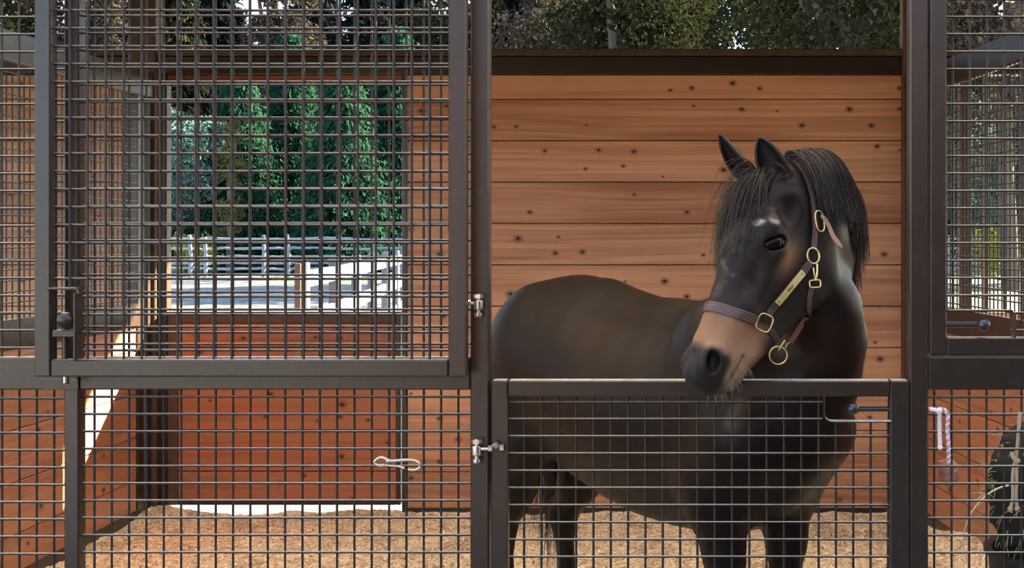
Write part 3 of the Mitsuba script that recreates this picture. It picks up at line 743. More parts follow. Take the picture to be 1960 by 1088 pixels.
        B.ell(head(0.112, -0.058, sg * 0.086), HAX, (0.034, 0.022 * HS_N, 0.016 * HS_L), 0.03, True)     # hollow above the eye
    B.ell(head(0.575, -0.075, 0), HAX, (0.095, 0.062 * HS_N, 0.056 * HS_L), 0.04)                       # muzzle
    B.ell(head(0.640, -0.060, 0), HAX, (0.050, 0.052 * HS_N, 0.054 * HS_L), 0.03)                       # upper lip
    B.ell(head(0.598, -0.118, 0), HAX, (0.052, 0.030 * HS_N, 0.036 * HS_L), 0.025)                      # lower lip and chin
    for sg in (-1, 1):
        B.ell(head(0.607, -0.036, sg * 0.047), HAX, (0.042, 0.030 * HS_N, 0.020 * HS_L), 0.025)         # nostril rim
        B.ell(head(0.608, -0.036, sg * 0.068), np.array([A_AX * 0.9 - N_AX * 0.436, N_AX * 0.9 + A_AX * 0.436, HEAD_L]), (0.033, 0.019, 0.028), 0.010, True)
        B.cone(head(0.553, -0.108, sg * 0.050), head(0.665, -0.098, sg * 0.034), 0.0046, 0.0046, 0.010, True)   # mouth
        B.ell(head(0.220, -0.057, sg * 0.092), EYE_AX, (0.037, 0.0205, 0.022), 0.008, True)   # eye socket
    # ears: leaves of skin rolled round a hollow
    for base, tip, open_dir, w in EARS:
        base, tip = np.asarray(base), np.asarray(tip)
        t_ax = (tip - base); L = np.linalg.norm(t_ax); t_ax = t_ax / L
        o = np.asarray(open_dir, float); o = o - t_ax * (o @ t_ax); o /= np.linalg.norm(o)
        c = np.cross(t_ax, o)
        def ear(x, y, z, base=base, t_ax=t_ax, o=o, c=c, L=L, w=w):
            px, py, pz = x - base[0], y - base[1], z - base[2]
            t = (px * t_ax[0] + py * t_ax[1] + pz * t_ax[2]) / L
            q = px * o[0] + py * o[1] + pz * o[2]
            r = px * c[0] + py * c[1] + pz * c[2]
            tc = np.clip(t, 0, 1)
            R = w * (0.62 + 1.35 * tc - 0.35 * tc ** 2) * np.maximum(1 - tc ** 1.2, 0) ** 0.8 + 0.0015
            q = q - 0.010 * np.sin(3.1 * tc)
            rad = np.sqrt((r / 1.0) ** 2 + (q / 0.8) ** 2 + 1e-9)
            shell = np.abs(rad - R) - 0.0045
            shell = np.maximum(shell, q - R * 0.22)
            solid = np.maximum(rad - R, (tc - 0.10) * L)
            d = np.minimum(shell, solid)
            return np.maximum(d, np.maximum(-t - 0.1, t - 1.02) * L)
        lo = np.minimum(base, tip) - w * 2; hi = np.maximum(base, tip) + w * 2
        B.fn(ear, lo, hi, 0.012)
    return B

EARS = [(at(1440, 350, 0.115), at(1377, 259, 0.11), np.array([-0.80, -0.55, 0.1]), 0.036),
        (at(1496, 352, 0.050), at(1453, 264, 0.06), np.array([-0.35, -0.90, 0.1]), 0.048)]

def axis_grid(lo, hi, f0, f1, coarse, fine):
    return np.unique(np.concatenate([np.arange(lo, f0, coarse), np.arange(f0, f1, fine), np.arange(f1, hi, coarse)]).round(6))

HB = make_horse_field()
def hgrad(P, e=0.003):
    g = np.stack([HB(P + e * np.eye(3)[k]) - HB(P - e * np.eye(3)[k]) for k in range(3)], -1)
    return g / (np.linalg.norm(g, axis=-1, keepdims=True) + 1e-9)

horse = thing('horse', 'dark bay horse standing in the stall, head turned over the lower gate', 'horse')
hgx, hgy, hgz = (axis_grid(*q) for q in ((-1.05, 0.82, -0.06, 0.44, 0.010, 0.0038), (-0.45, 1.9, -0.28, 0.20, 0.010, 0.0038), (-0.05, 2.1, 1.15, 2.06, 0.010, 0.0038)))
hv, hf = surface_nets(HB.grid(hgx, hgy, hgz), hgx, hgy, hgz)
# pull the vertices onto the exact surface and give them its exact normals' smoothness
for _ in range(2):
    d_ = HB(hv); hv = hv - 0.8 * np.clip(d_, -0.004, 0.004)[:, None] * hgrad(hv)
def head_coords(P):
    q = P - POLL
    return q @ A_AX, (q @ N_AX) / HS_N, (q @ HEAD_L) / HS_L
def sstep(a, b, x):
    t = np.clip((x - a) / (b - a), 0, 1); return t * t * (3 - 2 * t)
def coat(P):
    n1 = meshkit.fbm(P * 6, 3, 1); n2 = meshkit.fbm(P * 26, 3, 2); n3 = meshkit.fbm(P * 90, 2, 3)
    c = np.outer(0.75 + 0.6 * n1, [0.0105, 0.0066, 0.0050])
    c = c + np.outer(sstep(0.50, 0.75, meshkit.fbm(P * 3.1, 3, 8)), [0.008, 0.004, 0.002])
    u, n, l = head_coords(P)
    al = np.abs(l)
    in_head = (1 - sstep(0.70, 0.73, u)) * sstep(-0.02, 0.05, u) * sstep(-0.27, -0.22, n) * (1 - sstep(0.13, 0.16, al)) * (P[:, 1] < 0.2)
    def blend(c, w, col): return c * (1 - w[:, None]) + w[:, None] * np.asarray(col)
    c = blend(c, in_head * sstep(0.25, 0.40, u) * 0.7, [0.021, 0.0145, 0.0115])
    wob = 0.05 * (n1 - 0.5) + 0.03 * (n2 - 0.5)
    # mealy tan muzzle
    tan = in_head * sstep(0.425, 0.475, u + wob) * (1 - sstep(0.58, 0.615, u + 0.45 * np.minimum(n + 0.05, 0) + wob * 1.2)) * sstep(-0.165, -0.115, n + wob)
    front = sstep(0.560, 0.600, u + wob) * sstep(-0.088, -0.062, n + 0.25 * (u - 0.6) + wob * 0.4)
    tan = in_head * sstep(0.425, 0.475, u + wob) * sstep(-0.165, -0.115, n + wob) * (1 - front) * (1 - 0.7 * sstep(0.625, 0.66, u + wob))
    c = blend(c, tan * 0.95, np.array([0.21, 0.108, 0.058]))
    c = blend(c, tan * sstep(0.52, 0.60, u + wob - 0.25 * n) * 0.55, [0.27, 0.18, 0.11])
    nose = in_head * np.maximum(front, sstep(0.64, 0.665, u + wob * 0.5) * sstep(-0.13, -0.10, n))
    c = blend(c, nose * 0.9, [0.019, 0.0165, 0.015])
    hole = in_head * np.exp(-(((u - 0.608) / 0.034) ** 2 + ((n + 0.036) / 0.022) ** 2) ** 3) * (al > 0.035)
    c = blend(c, hole * 0.9, [0.004, 0.004, 0.004])
    chin = in_head * sstep(0.57, 0.61, u) * sstep(0.075, 0.11, -n + wob)
    c = blend(c, chin * 0.5, [0.13, 0.105, 0.075])
    # brown behind the eye, small pale specks on the brow
    c = blend(c, in_head * np.exp(-((u - 0.235) / 0.05) ** 2 - ((n + 0.105) / 0.022) ** 2) * (l > 0) * 0.75, [0.20, 0.10, 0.05])
    for (uu, nn, r, w) in ((0.188, 0.000, 0.0055, 0.9), (0.181, -0.003, 0.0045, 0.8), (0.172, -0.022, 0.007, 0.40), (0.170, -0.032, 0.007, 0.40), (0.195, 0.002, 0.004, 0.8)):
        k = np.exp(-((u - uu) / r) ** 2 - ((n - nn) / r) ** 2) * (l > 0.02) * in_head
        c = blend(c, np.clip(k * w * (0.5 + n3), 0, 1), [0.55, 0.52, 0.49])
    rim = np.exp(-(((u - 0.220) / 0.044) ** 2 + ((n + 0.055) / 0.034) ** 2) ** 2) * in_head
    c = blend(c, rim * 0.75, [0.011, 0.009, 0.008])
    star = np.exp(-((u - 0.33) / 0.10) ** 2 - ((n - 0.02) / 0.06) ** 2) * sstep(0.52, 0.75, n2) * in_head
    c = blend(c, np.clip(star * 0.2, 0, 1), [0.24, 0.22, 0.21])
    # black points on legs and ears; shade painted up the lower body
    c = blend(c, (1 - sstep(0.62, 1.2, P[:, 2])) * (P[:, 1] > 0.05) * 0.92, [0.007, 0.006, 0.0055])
    c = blend(c, sstep(0.006, 0.05, -u) * (P[:, 1] < 0.2) * (P[:, 2] > 1.80), [0.010, 0.009, 0.009])
    hoof = (P[:, 2] < 0.055)[:, None]
    return np.where(hoof, [0.05, 0.043, 0.035], c)
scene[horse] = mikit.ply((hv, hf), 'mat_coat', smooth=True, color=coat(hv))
labels[horse]['label'] = 'dark bay horse standing in the stall, head turned over the lower gate'
for sg in (1, -1):
    e_ = ball((0, 0, 0), 1.0, 4); e_.vertices = head(0.220, -0.057, sg * 0.078) + (e_.vertices * np.array([0.037, 0.0245, 0.0235])) @ EYE_AX
    part(horse, 'eye', mikit.ply(e_, 'mat_eye', smooth=True), 'dark glossy eye')

# ---- hair: strands that fall under their own weight and lie on the skin
def strands(root, d0, length, n_seg, stiff, weight, wave, lift=0.004, sheet=None):
    """root (n, 3), d0 first directions, length (n,); returns (n, n_seg + 1, 3)."""
    p = root.copy(); d = d0 / np.linalg.norm(d0, axis=1, keepdims=True)
    out = [p.copy()]
    step = (length / n_seg)[:, None]
    for k in range(n_seg):
        d = d * stiff + np.array([0, 0, -1.0]) * weight + wave * (rng.normal(0, 1, p.shape) * 0.5)
        d /= np.linalg.norm(d, axis=1, keepdims=True)
        p = p + d * step
        s = HB(p); lf_ = np.broadcast_to(lift, s.shape); bad = s < lf_
        if bad.any():
            g = hgrad(p[bad]); p[bad] += g * (lf_[bad] - s[bad] + 0.0005)[:, None]
            v = d[bad]; v = v - g * np.minimum((v * g).sum(1), 0)[:, None]; d[bad] = v / (np.linalg.norm(v, axis=1, keepdims=True) + 1e-9)
        out.append(p.copy())
    return np.stack(out, 1)

def hair_mesh(P, w0, w1):
    """Three-sided tapered hairs, all in one mesh."""
    n, m, _ = P.shape
    t = np.gradient(P, axis=1); t /= np.linalg.norm(t, axis=2, keepdims=True) + 1e-9
    a = np.cross(t, np.array([0.31, -0.9, 0.3])); a /= np.linalg.norm(a, axis=2, keepdims=True) + 1e-9
    b = np.cross(t, a)
    r = (np.linspace(1, 0, m) ** 0.8 * (w0 - w1) + w1)[None, :, None]
    ring = np.stack([P + r * (math.cos(q) * a + math.sin(q) * b) for q in (0.3, 2.394, 4.489)], 2)
    v = ring.reshape(-1, 3)
    i, j, k = np.meshgrid(np.arange(n), np.arange(m - 1), np.arange(3), indexing='ij')
    q0 = (i * m + j) * 3 + k; q1 = (i * m + j) * 3 + (k + 1) % 3
    f = np.stack([q0, q1, q1 + 3, q0 + 3], -1).reshape(-1, 4)
    return v, f

def clumped(n, clumps, spread):
    c = rng.integers(0, clumps, n)
    return c, rng.normal(0, 1, (clumps, 3))[c] * spread

# forelock
nf = 1500
cl, co = clumped(nf, 60, 0.20)
fr_ = rng.random(nf)
root = POLL + np.outer(rng.uniform(-0.015, 0.055, nf), A_AX) + np.outer(rng.uniform(-0.035, 0.048, nf), HEAD_L) + np.outer(rng.uniform(-0.02, 0.0, nf), N_AX)
for _ in range(6): root = root - hgrad(root) * HB(root)[:, None] * 0.9
d0 = A_AX * 0.55 + N_AX * 0.55 + co + np.outer(rng.normal(-0.55, 0.36, nf), HEAD_L)
P = strands(root, d0, rng.uniform(0.19, 0.32, nf), 14, 0.80, 0.22, 0.05, 0.006)
P = P[(P[:, 0, 2] < 1.872) & (P[..., 2].max(1) < P[:, 0, 2] + 0.035)]
part(horse, 'forelock', mikit.ply(hair_mesh(P, 0.0012, 0.0003), 'mat_hair', smooth=True), 'long black forelock falling over the forehead')

# mane, on the outer (left) side of the bent neck
cr = np.array([[*p] for p, _ in CREST]); cm = np.array([[*p] for p, _ in MIDL]); crr = np.array([r for _, r in CREST])
nm = 5600
tt = (1.9 + 2.9 * rng.random(nm) ** 0.7)
ii = tt.astype(int); ff = (tt - ii)[:, None]
cpos = cr[ii] * (1 - ff) + cr[ii + 1] * ff
upv = (cr - cm); upv /= np.linalg.norm(upv, axis=1, keepdims=True)
upn = upv[ii] * (1 - ff) + upv[ii + 1] * ff; upn[:, 2] = np.abs(upn[:, 2]) + 0.2; upn /= np.linalg.norm(upn, axis=1, keepdims=True)
tan = cr[ii + 1] - cr[ii]; tan /= np.linalg.norm(tan, axis=1, keepdims=True)
lf = np.cross(upn, tan); lf *= -np.sign((lf * np.array([-0.8, 0.5, 0])).sum(1, keepdims=True)); lf /= np.linalg.norm(lf, axis=1, keepdims=True)
rr = (crr[ii] * (1 - ff[:, 0]) + crr[ii + 1] * ff[:, 0])
root = cpos + upn * rr[:, None] * 0.9 + lf * rng.uniform(-0.012, 0.02, (nm, 1))
for _ in range(6): root = root - hgrad(root) * HB(root)[:, None] * 0.9
cl, co = clumped(nm, 110, 0.16)
d0 = upn * rng.uniform(0.02, 0.20, (nm, 1)) + lf * rng.uniform(0.35, 1.0, (nm, 1)) - tan * rng.uniform(0.05, 0.8, (nm, 1)) + co * 0.8 + np.array([0, 0, -0.15])
P = strands(root, d0, rng.uniform(0.22, 0.35, nm) * (1 - 0.25 * np.clip((tt - 3.0) / 1.6, 0, 1)), 14, 0.76, 0.30, 0.030, rng.uniform(0.004, 0.046, nm))
P = P[P[..., 2].max(1) < P[:, 0, 2] + 0.04]
part(horse, 'mane', mikit.ply(hair_mesh(P, 0.0013, 0.0003), 'mat_hair', smooth=True), 'thick black mane hanging on the outer side of the neck')

# tail
nt = 620
root = body(-0.80, 0.028, 1.30) + rng.normal(0, 1, (nt, 3)) * np.array([0.009, 0.009, 0.03])
cl, co = clumped(nt, 46, 0.018)
d0 = -H2 * 0.16 + LEFT * 0.05 + co + np.array([0, 0, -0.7])
P = strands(root, d0, rng.uniform(0.78, 1.10, nt), 20, 0.90, 0.16, 0.010, 0.012)
P = P + (np.linspace(0, 1, P.shape[1]) ** 1.5)[None, :, None] * (co * 1.2 + rng.normal(0, 0.005, (nt, 3)))[:, None, :] * np.array([1, 1, 0])
P[..., 2] = np.maximum(P[..., 2], 0.03)
part(horse, 'tail', mikit.ply(hair_mesh(P, 0.0014, 0.0005), 'mat_tail', smooth=True), 'long thin black tail hanging between the hind legs')
# whiskers
nw = 90
wr = head(0, 0, 0) + np.outer(rng.uniform(0.55, 0.66, nw), A_AX) + np.outer(rng.uniform(-0.14, -0.07, nw) * HS_N, N_AX) + np.outer(rng.uniform(-0.05, 0.05, nw), HEAD_L)
for _ in range(8): wr = wr - hgrad(wr) * HB(wr)[:, None] * 0.9
wd = hgrad(wr) + np.array([0, 0, -0.5]) + rng.normal(0, 0.25, (nw, 3)); wd /= np.linalg.norm(wd, axis=1, keepdims=True)
s_ = np.linspace(0, 1, 5)
P = wr[:, None] + wd[:, None] * (s_[None, :, None] * rng.uniform(0.008, 0.035, (nw, 1, 1))) + np.array([0, 0, -0.006]) * (s_ ** 2)[None, :, None]
part(horse, 'whiskers', mikit.ply(hair_mesh(P, 0.0006, 0.0002), 'mat_whisker', smooth=True), kind='stuff')

# ================================================================ the halter
def on_skin(px, py, off=0.004):
    """The point of the horse's skin where the photograph shows this pixel, raised by off; and the skin's normal there."""
    o = np.array([0, -CAM_D, CAM_H]); t = at(px, py, 0.0) - o; t /= np.linalg.norm(t)
    s = 2.6
    for _ in range(220):
        v = HB((o + t * s)[None])[0]
        if v < 0.0005 or s > 4.6: break
        s += max(v * 0.6, 0.001)
    q = o + t * s; n = hgrad(q[None])[0]
    return q + n * off, n
def strap_on(pixels, n=24, off=0.004, smooth_passes=3):
    c = spline([[*p, 0] for p in pixels], n)
    pts, nr = zip(*[on_skin(x, y, off) for x, y, _ in c])
    pts, nr = np.array(pts), np.array(nr)
    for _ in range(smooth_passes):
        pts[1:-1] = (pts[:-2] + 2 * pts[1:-1] + pts[2:]) / 4; nr[1:-1] = (nr[:-2] + 2 * nr[1:-1] + nr[2:]) / 4
    s = HB(pts); low = s < off * 0.6
    pts[low] += nr[low] * (off * 0.6 - s[low])[:, None]
    nr /= np.linalg.norm(nr, axis=1, keepdims=True)
    return pts, nr
def mirror(pts):
    q = pts - POLL; return pts - 2 * np.outer(q @ HEAD_L, HEAD_L)
halter = thing('halter', 'brown leather halter with brass rings and a brass name plate on the horse\'s head', 'halter')
def strap(name, pts, nr, half_w, bsdf='mat_leather', label=None, thick=0.12):
    return part(halter, name, mikit.ply(tube_mesh(pts, half_w, 12, flat=thick, up=nr), bsdf, smooth=40), label)
def loop_surface(u0, tilt, n=30, off=0.004, half=True):
    """Half a band round the nose from the ridge over the far side down to the jaw: marched outwards from inside the head."""
    pts, nr = [], []
    for a in np.linspace(0, math.pi, n):
        d = math.cos(a) * N_AX - math.sin(a) * HEAD_L
        c = head(u0, -0.085, 0) + A_AX * tilt * (1 - math.cos(a)) * -0.5
        s = 0.0
        while s < 0.2 and HB((c + d * s)[None])[0] < 0: s += 0.0015
        q = c + d * s; g = hgrad(q[None])[0]
        pts.append(q + g * off); nr.append(g)
    return np.array(pts), np.array(nr)
# noseband: seen side from the photograph, the far side mirrored
nb, nbn = strap_on([(1360, 587.5), (1372, 588.5), (1403, 598.5), (1428, 606), (1446, 612)], 20)
nb = nb[head_coords(nb)[2] > 0.012]
pts = spline(np.vstack([mirror(nb)[::-1], nb]), 56); nr = hgrad(pts)
for _ in range(4):
    pts[1:-1] = (pts[:-2] + 2 * pts[1:-1] + pts[2:]) / 4
s_ = HB(pts); low = s_ < 0.003
pts[low] += hgrad(pts[low]) * (0.003 - s_[low])[:, None]
nose = strap('noseband', pts, nr, 0.0155, label='wide stitched noseband')
sidev = np.cross(np.gradient(pts, axis=0), nr); sidev /= np.linalg.norm(sidev, axis=1, keepdims=True)
for k in (-0.0105, -0.0038, 0.0038, 0.0105):
    part(nose, 'stitching', mikit.ply(tube_mesh(pts + sidev * k + nr * 0.0019, 0.0008, 5), 'mat_stitch', smooth=50))
cheek, cheekn = strap_on([(1469, 602), (1480, 588), (1491, 575), (1512, 550), (1534, 523), (1549, 504)], 24)
strap('cheek_strap', cheek, cheekn, 0.0125)
# brass name plate on the cheek strap
pl, pln = strap_on([(1486, 581), (1500, 565), (1512, 550), (1524, 535.5), (1536, 521)], 16, 0.0068)
plate = strap('name_plate', pl, pln, 0.0108, 'mat_plate', 'brass name plate', 0.10)
for q, nq in ((pl[1], pln[1]), (pl[-2], pln[-2])):
    part(plate, 'rivet', mikit.ply(lathe([(0, 0.0022), (0.0022, 0.0018), (0.003, 0), (0, 0)], q, q + nq, 10), 'mat_letter', smooth=40))
txt = meshkit.text_mesh('Mair', 0.0085, 0.0006, bold=True)
tc = (txt.bounds[0] + txt.bounds[1]) / 2
txt.apply_translation([-tc[0], -tc[1], 0])
k = len(pl) // 2
ex = (pl[k + 1] - pl[k - 1]); ex /= np.linalg.norm(ex); ez = pln[k] - ex * (pln[k] @ ex); ez /= np.linalg.norm(ez); ey = np.cross(ez, ex)
M = np.eye(4); M[:3, 0], M[:3, 1], M[:3, 2], M[:3, 3] = ex, ey, ez, pl[k] + ez * 0.0011 - ex * 0.004
txt.apply_transform(M)
part(plate, 'lettering', mikit.ply(txt, 'mat_letter'))
def ring(name, px, py, rx, ry, off, thick=0.0026, tilt=0.0, squareness=2.0, label=None, bsdf='mat_brass', y=None):
    """A metal ring lying on the skin near a pixel; rx, ry in pixels."""
    if y is None: c, nq = on_skin(px, py, off)
    else: c, nq = at(px, py, y), np.array([0.1, -1.0, 0.1]) / 1.01
    m = (c[1] + CAM_D) / FOC
    nq = 0.5 * nq + 0.5 * np.array([0, -1, 0]); nq /= np.linalg.norm(nq)
    ex = np.array([1.0, 0, 0]) - nq * nq[0]; ex /= np.linalg.norm(ex); ey = np.cross(nq, ex); ey *= np.sign(ey[2])
    a = np.linspace(0, 2 * math.pi, 40, endpoint=False)
    cx = np.sign(np.cos(a)) * np.abs(np.cos(a)) ** (2 / squareness) * rx * m; cy = np.sign(np.sin(a)) * np.abs(np.sin(a)) ** (2 / squareness) * ry * m
    ct, st = math.cos(tilt), math.sin(tilt)
    P = c + np.outer(cx * ct - cy * st, ex) + np.outer(cx * st + cy * ct, ey)
    return part(halter, name, mikit.ply(tube_mesh(P, thick, 8, closed=True, up=np.tile(nq, (len(P), 1))), bsdf, smooth=60), label), c, nq
ring('square_ring', 1460, 618, 15, 16.5, 0.009, 0.0028, -0.42, 3.4, 'brass square ring')
ring('ring', 1553.5, 491, 12, 15, 0.008, 0.0030, 0.15, 2.0, 'brass ring')
# crown strap from the ring over the poll
cs, csn = strap_on([(1553, 479), (1555, 465), (1556, 448), (1556, 425), (1554, 400), (1550, 372), (1541, 345), (1530, 325), (1520, 314)], 30, 0.010)
over = [cs[-1]] + [POLL + f for f in (HEAD_L * 0.03 + np.array([0.04, 0.06, 0.075]), -HEAD_L * 0.06 + np.array([0.03, 0.06, 0.055]))]
crown, crn = cs, csn
strap('crown_strap', crown, crn, 0.0100)
fc = mirror(cs)[::-1]
strap('crown_strap', fc, (csn - 2 * np.outer(csn @ HEAD_L, HEAD_L))[::-1], 0.0100)
strap('cheek_strap', mirror(cheek)[::-1], (cheekn - 2 * np.outer(cheekn @ HEAD_L, HEAD_L))[::-1], 0.0125)
ring('buckle', 1562, 425, 8.5, 20, 0.016, 0.0026, 0.18, 2.6, 'pale brass buckle')
fl0, fn0 = on_skin(1563, 413, 0.019); fl1, fn1 = on_skin(1575, 433, 0.024); fl2, fn2 = on_skin(1583, 454, 0.026); fl3, fn3 = on_skin(1595, 478, 0.034)
strap('strap_end', spline([fl0, fl1, fl2, fl3], 18), np.array([fn0 * (1 - t) + fn3 * t for t in np.linspace(0, 1, 18)]), np.r_[np.linspace(0.0085, 0.0105, 15), 0.009, 0.006, 0.002], 'mat_leather_worn', 'worn loose strap end')
# throat snap and strap
t1, tn1 = on_skin(1557, 520, 0.009)
sn = part(halter, 'snap', mikit.ply(cat([tube_mesh(spline([on_skin(1560, 506, 0.010)[0], on_skin(1560, 518, 0.011)[0], on_skin(1558, 536, 0.009)[0]], 10), [0.0030] * 6 + [0.0040] * 4, 8),
                                         tube_mesh(spline([on_skin(1553, 513, 0.010)[0], on_skin(1553.5, 522, 0.012)[0], on_skin(1556, 534, 0.010)[0]], 10), 0.0022, 8)]), 'mat_brass', smooth=50), 'brass snap')
ring('buckle', 1557, 544, 11, 7, 0.009, 0.0024, 0.08, 4.5, 'square brass buckle')
th, thn = strap_on([(1553, 548), (1549, 565), (1547, 585), (1548, 600), (1552, 606)], 16)
strap('throat_strap', th, thn, 0.0085)
jw = head(0.40, -0.17, 0.02)[1]
def blend_pts(px_list, off): return [on_skin(x, y, off)[0] for x, y in px_list]
a0, an0 = on_skin(1546, 606, 0.006); a1 = on_skin(1536, 622, 0.005)[0]
lo = at(1513, 656, a1[1] + 0.012)
st_ = spline([a0, a1, (a1 + lo) / 2 + np.array([0, -0.004, 0]), lo], 18)
strap('throat_strap', st_, np.tile(an0 * 0.5 + np.array([0.15, -0.5, -0.25]), (18, 1)), 0.0085, 'mat_leather_worn', 'worn tan strap under the jaw')
b0 = on_skin(1472, 629, 0.006)[0]; b1 = on_skin(1479, 640, 0.006)[0]; b2 = on_skin(1485, 650, 0.007)[0]
if b2[1] > 0.1: b2 = 2 * b1 - b0
strap('chin_strap', spline([b0, b1, b2], 12), np.tile(np.array([0.2, -0.9, -0.2]), (12, 1)), 0.0090)
yr = lo[1] - 0.004
r_, rc, _ = ring('ring', 1490, 681, 17, 17, 0, 0.0030, 0, 2.0, 'brass ring hanging under the chin', y=yr)
part(halter, 'pin', mikit.ply(tube_mesh([at(1503, 652, yr), at(1497, 661, yr - 0.003), at(1491, 671, yr)], 0.0030, 8), 'mat_brass', smooth=50))
part(halter, 'pin', mikit.ply(tube_mesh([at(1497, 641.5, yr - 0.004), at(1488, 651, yr - 0.006), at(1483, 655, yr - 0.004)], 0.0022, 8), 'mat_leather_worn', smooth=50))
part(halter, 'pin', mikit.ply(tube_mesh([at(1513, 656, yr), at(1507, 658, yr - 0.003), at(1504, 666, yr)], 0.0036, 8), 'mat_brass', smooth=50))

# ================================================================ things hanging right of the gate
def twist(points, r, n, turns, bsdfs, holder, name):
    """A laid rope of two strands."""
    c = spline(points, n); t = np.gradient(c, axis=0); t /= np.linalg.norm(t, axis=1, keepdims=True)
    a = np.cross(t, [0, 1.0, 0.2]); a /= np.linalg.norm(a, axis=1, keepdims=True); b = np.cross(t, a)
    w = np.linspace(0, turns * 2 * math.pi, n)
    for k, m in enumerate(bsdfs):
        ph = w + k * 2 * math.pi / len(bsdfs)
        part(holder, name, mikit.ply(tube_mesh(c + r * 0.55 * (np.cos(ph)[:, None] * a + np.sin(ph)[:, None] * b), r * 0.62, 7), m, smooth=60))
rope = thing('rope', 'pink and white twisted rope looped over a wire right of the gate', 'rope')
twist([at(1779, 783, 0.012), at(1788, 784.5, 0.004), at(1796, 788, 0.0), at(1798.5, 800, 0.012), at(1798.5, 830, 0.014), at(1799, 859, 0.012)], 0.0062, 70, 9, ('mat_rope', 'mat_rope'), rope, 'strand')
twist([at(1796, 784, 0.02), at(1806, 784, 0.012), at(1812, 790, 0.008), at(1813.5, 812, 0.013), at(1815, 845, 0.014), at(1816, 872, 0.02), at(1817, 897, 0.05)], 0.0060, 80, 11, ('mat_rope', 'mat_rope_pink'), rope, 'strand')
kn = ball(at(1798, 786, 0.006), 0.009, 2); kn.vertices += (meshkit.noise(kn.vertices * 300, 2) - 0.5)[:, None] * 0.004
part(rope, 'knot', mikit.ply(kn, 'mat_rope', smooth=True))
kn = ball(at(1799.5, 857, 0.012), 0.0075, 2)
part(rope, 'knot', mikit.ply(kn, 'mat_rope', smooth=True))
salt = thing('salt_lick', 'worn pinkish brown salt lick hanging below the rope', 'salt lick')
sm = trimesh.creation.icosphere(4, 1.0)
sm.vertices *= np.array([0.034, 0.026, 0.042]); sm.vertices += sm.vertex_normals * ((meshkit.fbm(sm.vertices * 34, 3, 4) - 0.5) * 0.030)[:, None]
sm.apply_translation(at(1816, 905, 0.10))
scene[salt] = mikit.ply(sm, 'mat_salt', smooth=True)

bag = thing('hay_bag', 'black hay net stuffed with hay, hanging in the right corner above the tub', 'hay net')
nz, na = 46, 60
zz = np.linspace(0, 1, nz); prof = np.interp(zz, [0, 0.05, 0.2, 0.45, 0.66, 0.80, 0.92, 1.0], [0.30, 0.75, 0.97, 1.0, 0.96, 0.80, 0.46, 0.10])
bc = at(2010, 920, 0.235); A_ = np.linspace(0, 2 * math.pi, na, endpoint=False)
bv = np.stack([bc[0] + prof[:, None] * 0.190 * np.cos(A_), bc[1] + prof[:, None] * 0.135 * np.sin(A_), np.broadcast_to(bc[2] - 0.215 + 0.43 * zz[:, None], (nz, na))], -1).reshape(-1, 3)
bn = bv - bc; bn /= np.linalg.norm(bn, axis=1, keepdims=True)
bv = bv + bn * ((meshkit.fbm(bv * 13, 3, 6) - 0.5) * 0.055)[:, None]
bi, bj = np.meshgrid(np.arange(nz - 1), np.arange(na), indexing='ij')
bq = np.stack([bi * na + bj, bi * na + (bj + 1) % na, (bi + 1) * na + (bj + 1) % na, (bi + 1) * na + bj], -1).reshape(-1, 4)
bq = np.vstack([bq[:, [0, 1, 2]], bq[:, [0, 2, 3]]])
caps = []
for row in (0, nz - 1):
    bv = np.vstack([bv, bv[row * na:(row + 1) * na].mean(0)]); k = np.arange(na)
    tri = np.stack([row * na + (k + 1) % na, row * na + k, k * 0 + len(bv) - 1], 1)
    caps.append(tri if row == 0 else tri[:, ::-1])
part(bag, 'net', mikit.ply((bv, np.vstack([bq] + caps)), 'mat_net', smooth=True))
def stalks(n, seed, spread):
    r = np.random.default_rng(seed); out = []
    k = r.integers(0, nz * na, n); base = bv[k]; nn = base - bc; nn /= np.linalg.norm(nn, axis=1, keepdims=True)
    out = [base - nn * 0.01]; d = nn + r.normal(0, spread, (n, 3)); d /= np.linalg.norm(d, axis=1, keepdims=True)
    L = r.uniform(0.02, 0.075, n)[:, None] / 5
    for _ in range(5):
        d = d + np.array([0, 0, -0.22]); d /= np.linalg.norm(d, axis=1, keepdims=True); out.append(out[-1] + d * L)
    return np.stack(out, 1)
part(bag, 'hay', mikit.ply(hair_mesh(stalks(420, 31, 0.9), 0.0016, 0.0008), 'mat_hay', smooth=True), 'wisps of green hay', 'stuff')
part(bag, 'hay', mikit.ply(hair_mesh(stalks(160, 32, 0.9), 0.0015, 0.0008), 'mat_hay_pale', smooth=True), 'wisps of pale hay', 'stuff')
part(bag, 'stalk', mikit.ply(tube_mesh(spline([at(1930, 930, 0.10), at(1905, 938, 0.07), at(1880, 956, 0.06), at(1858, 985, 0.06), at(1847, 1014, 0.07), at(1842, 1046, 0.09)], 30), np.linspace(0.0032, 0.0016, 30), 7), 'mat_hay_pale', smooth=60))
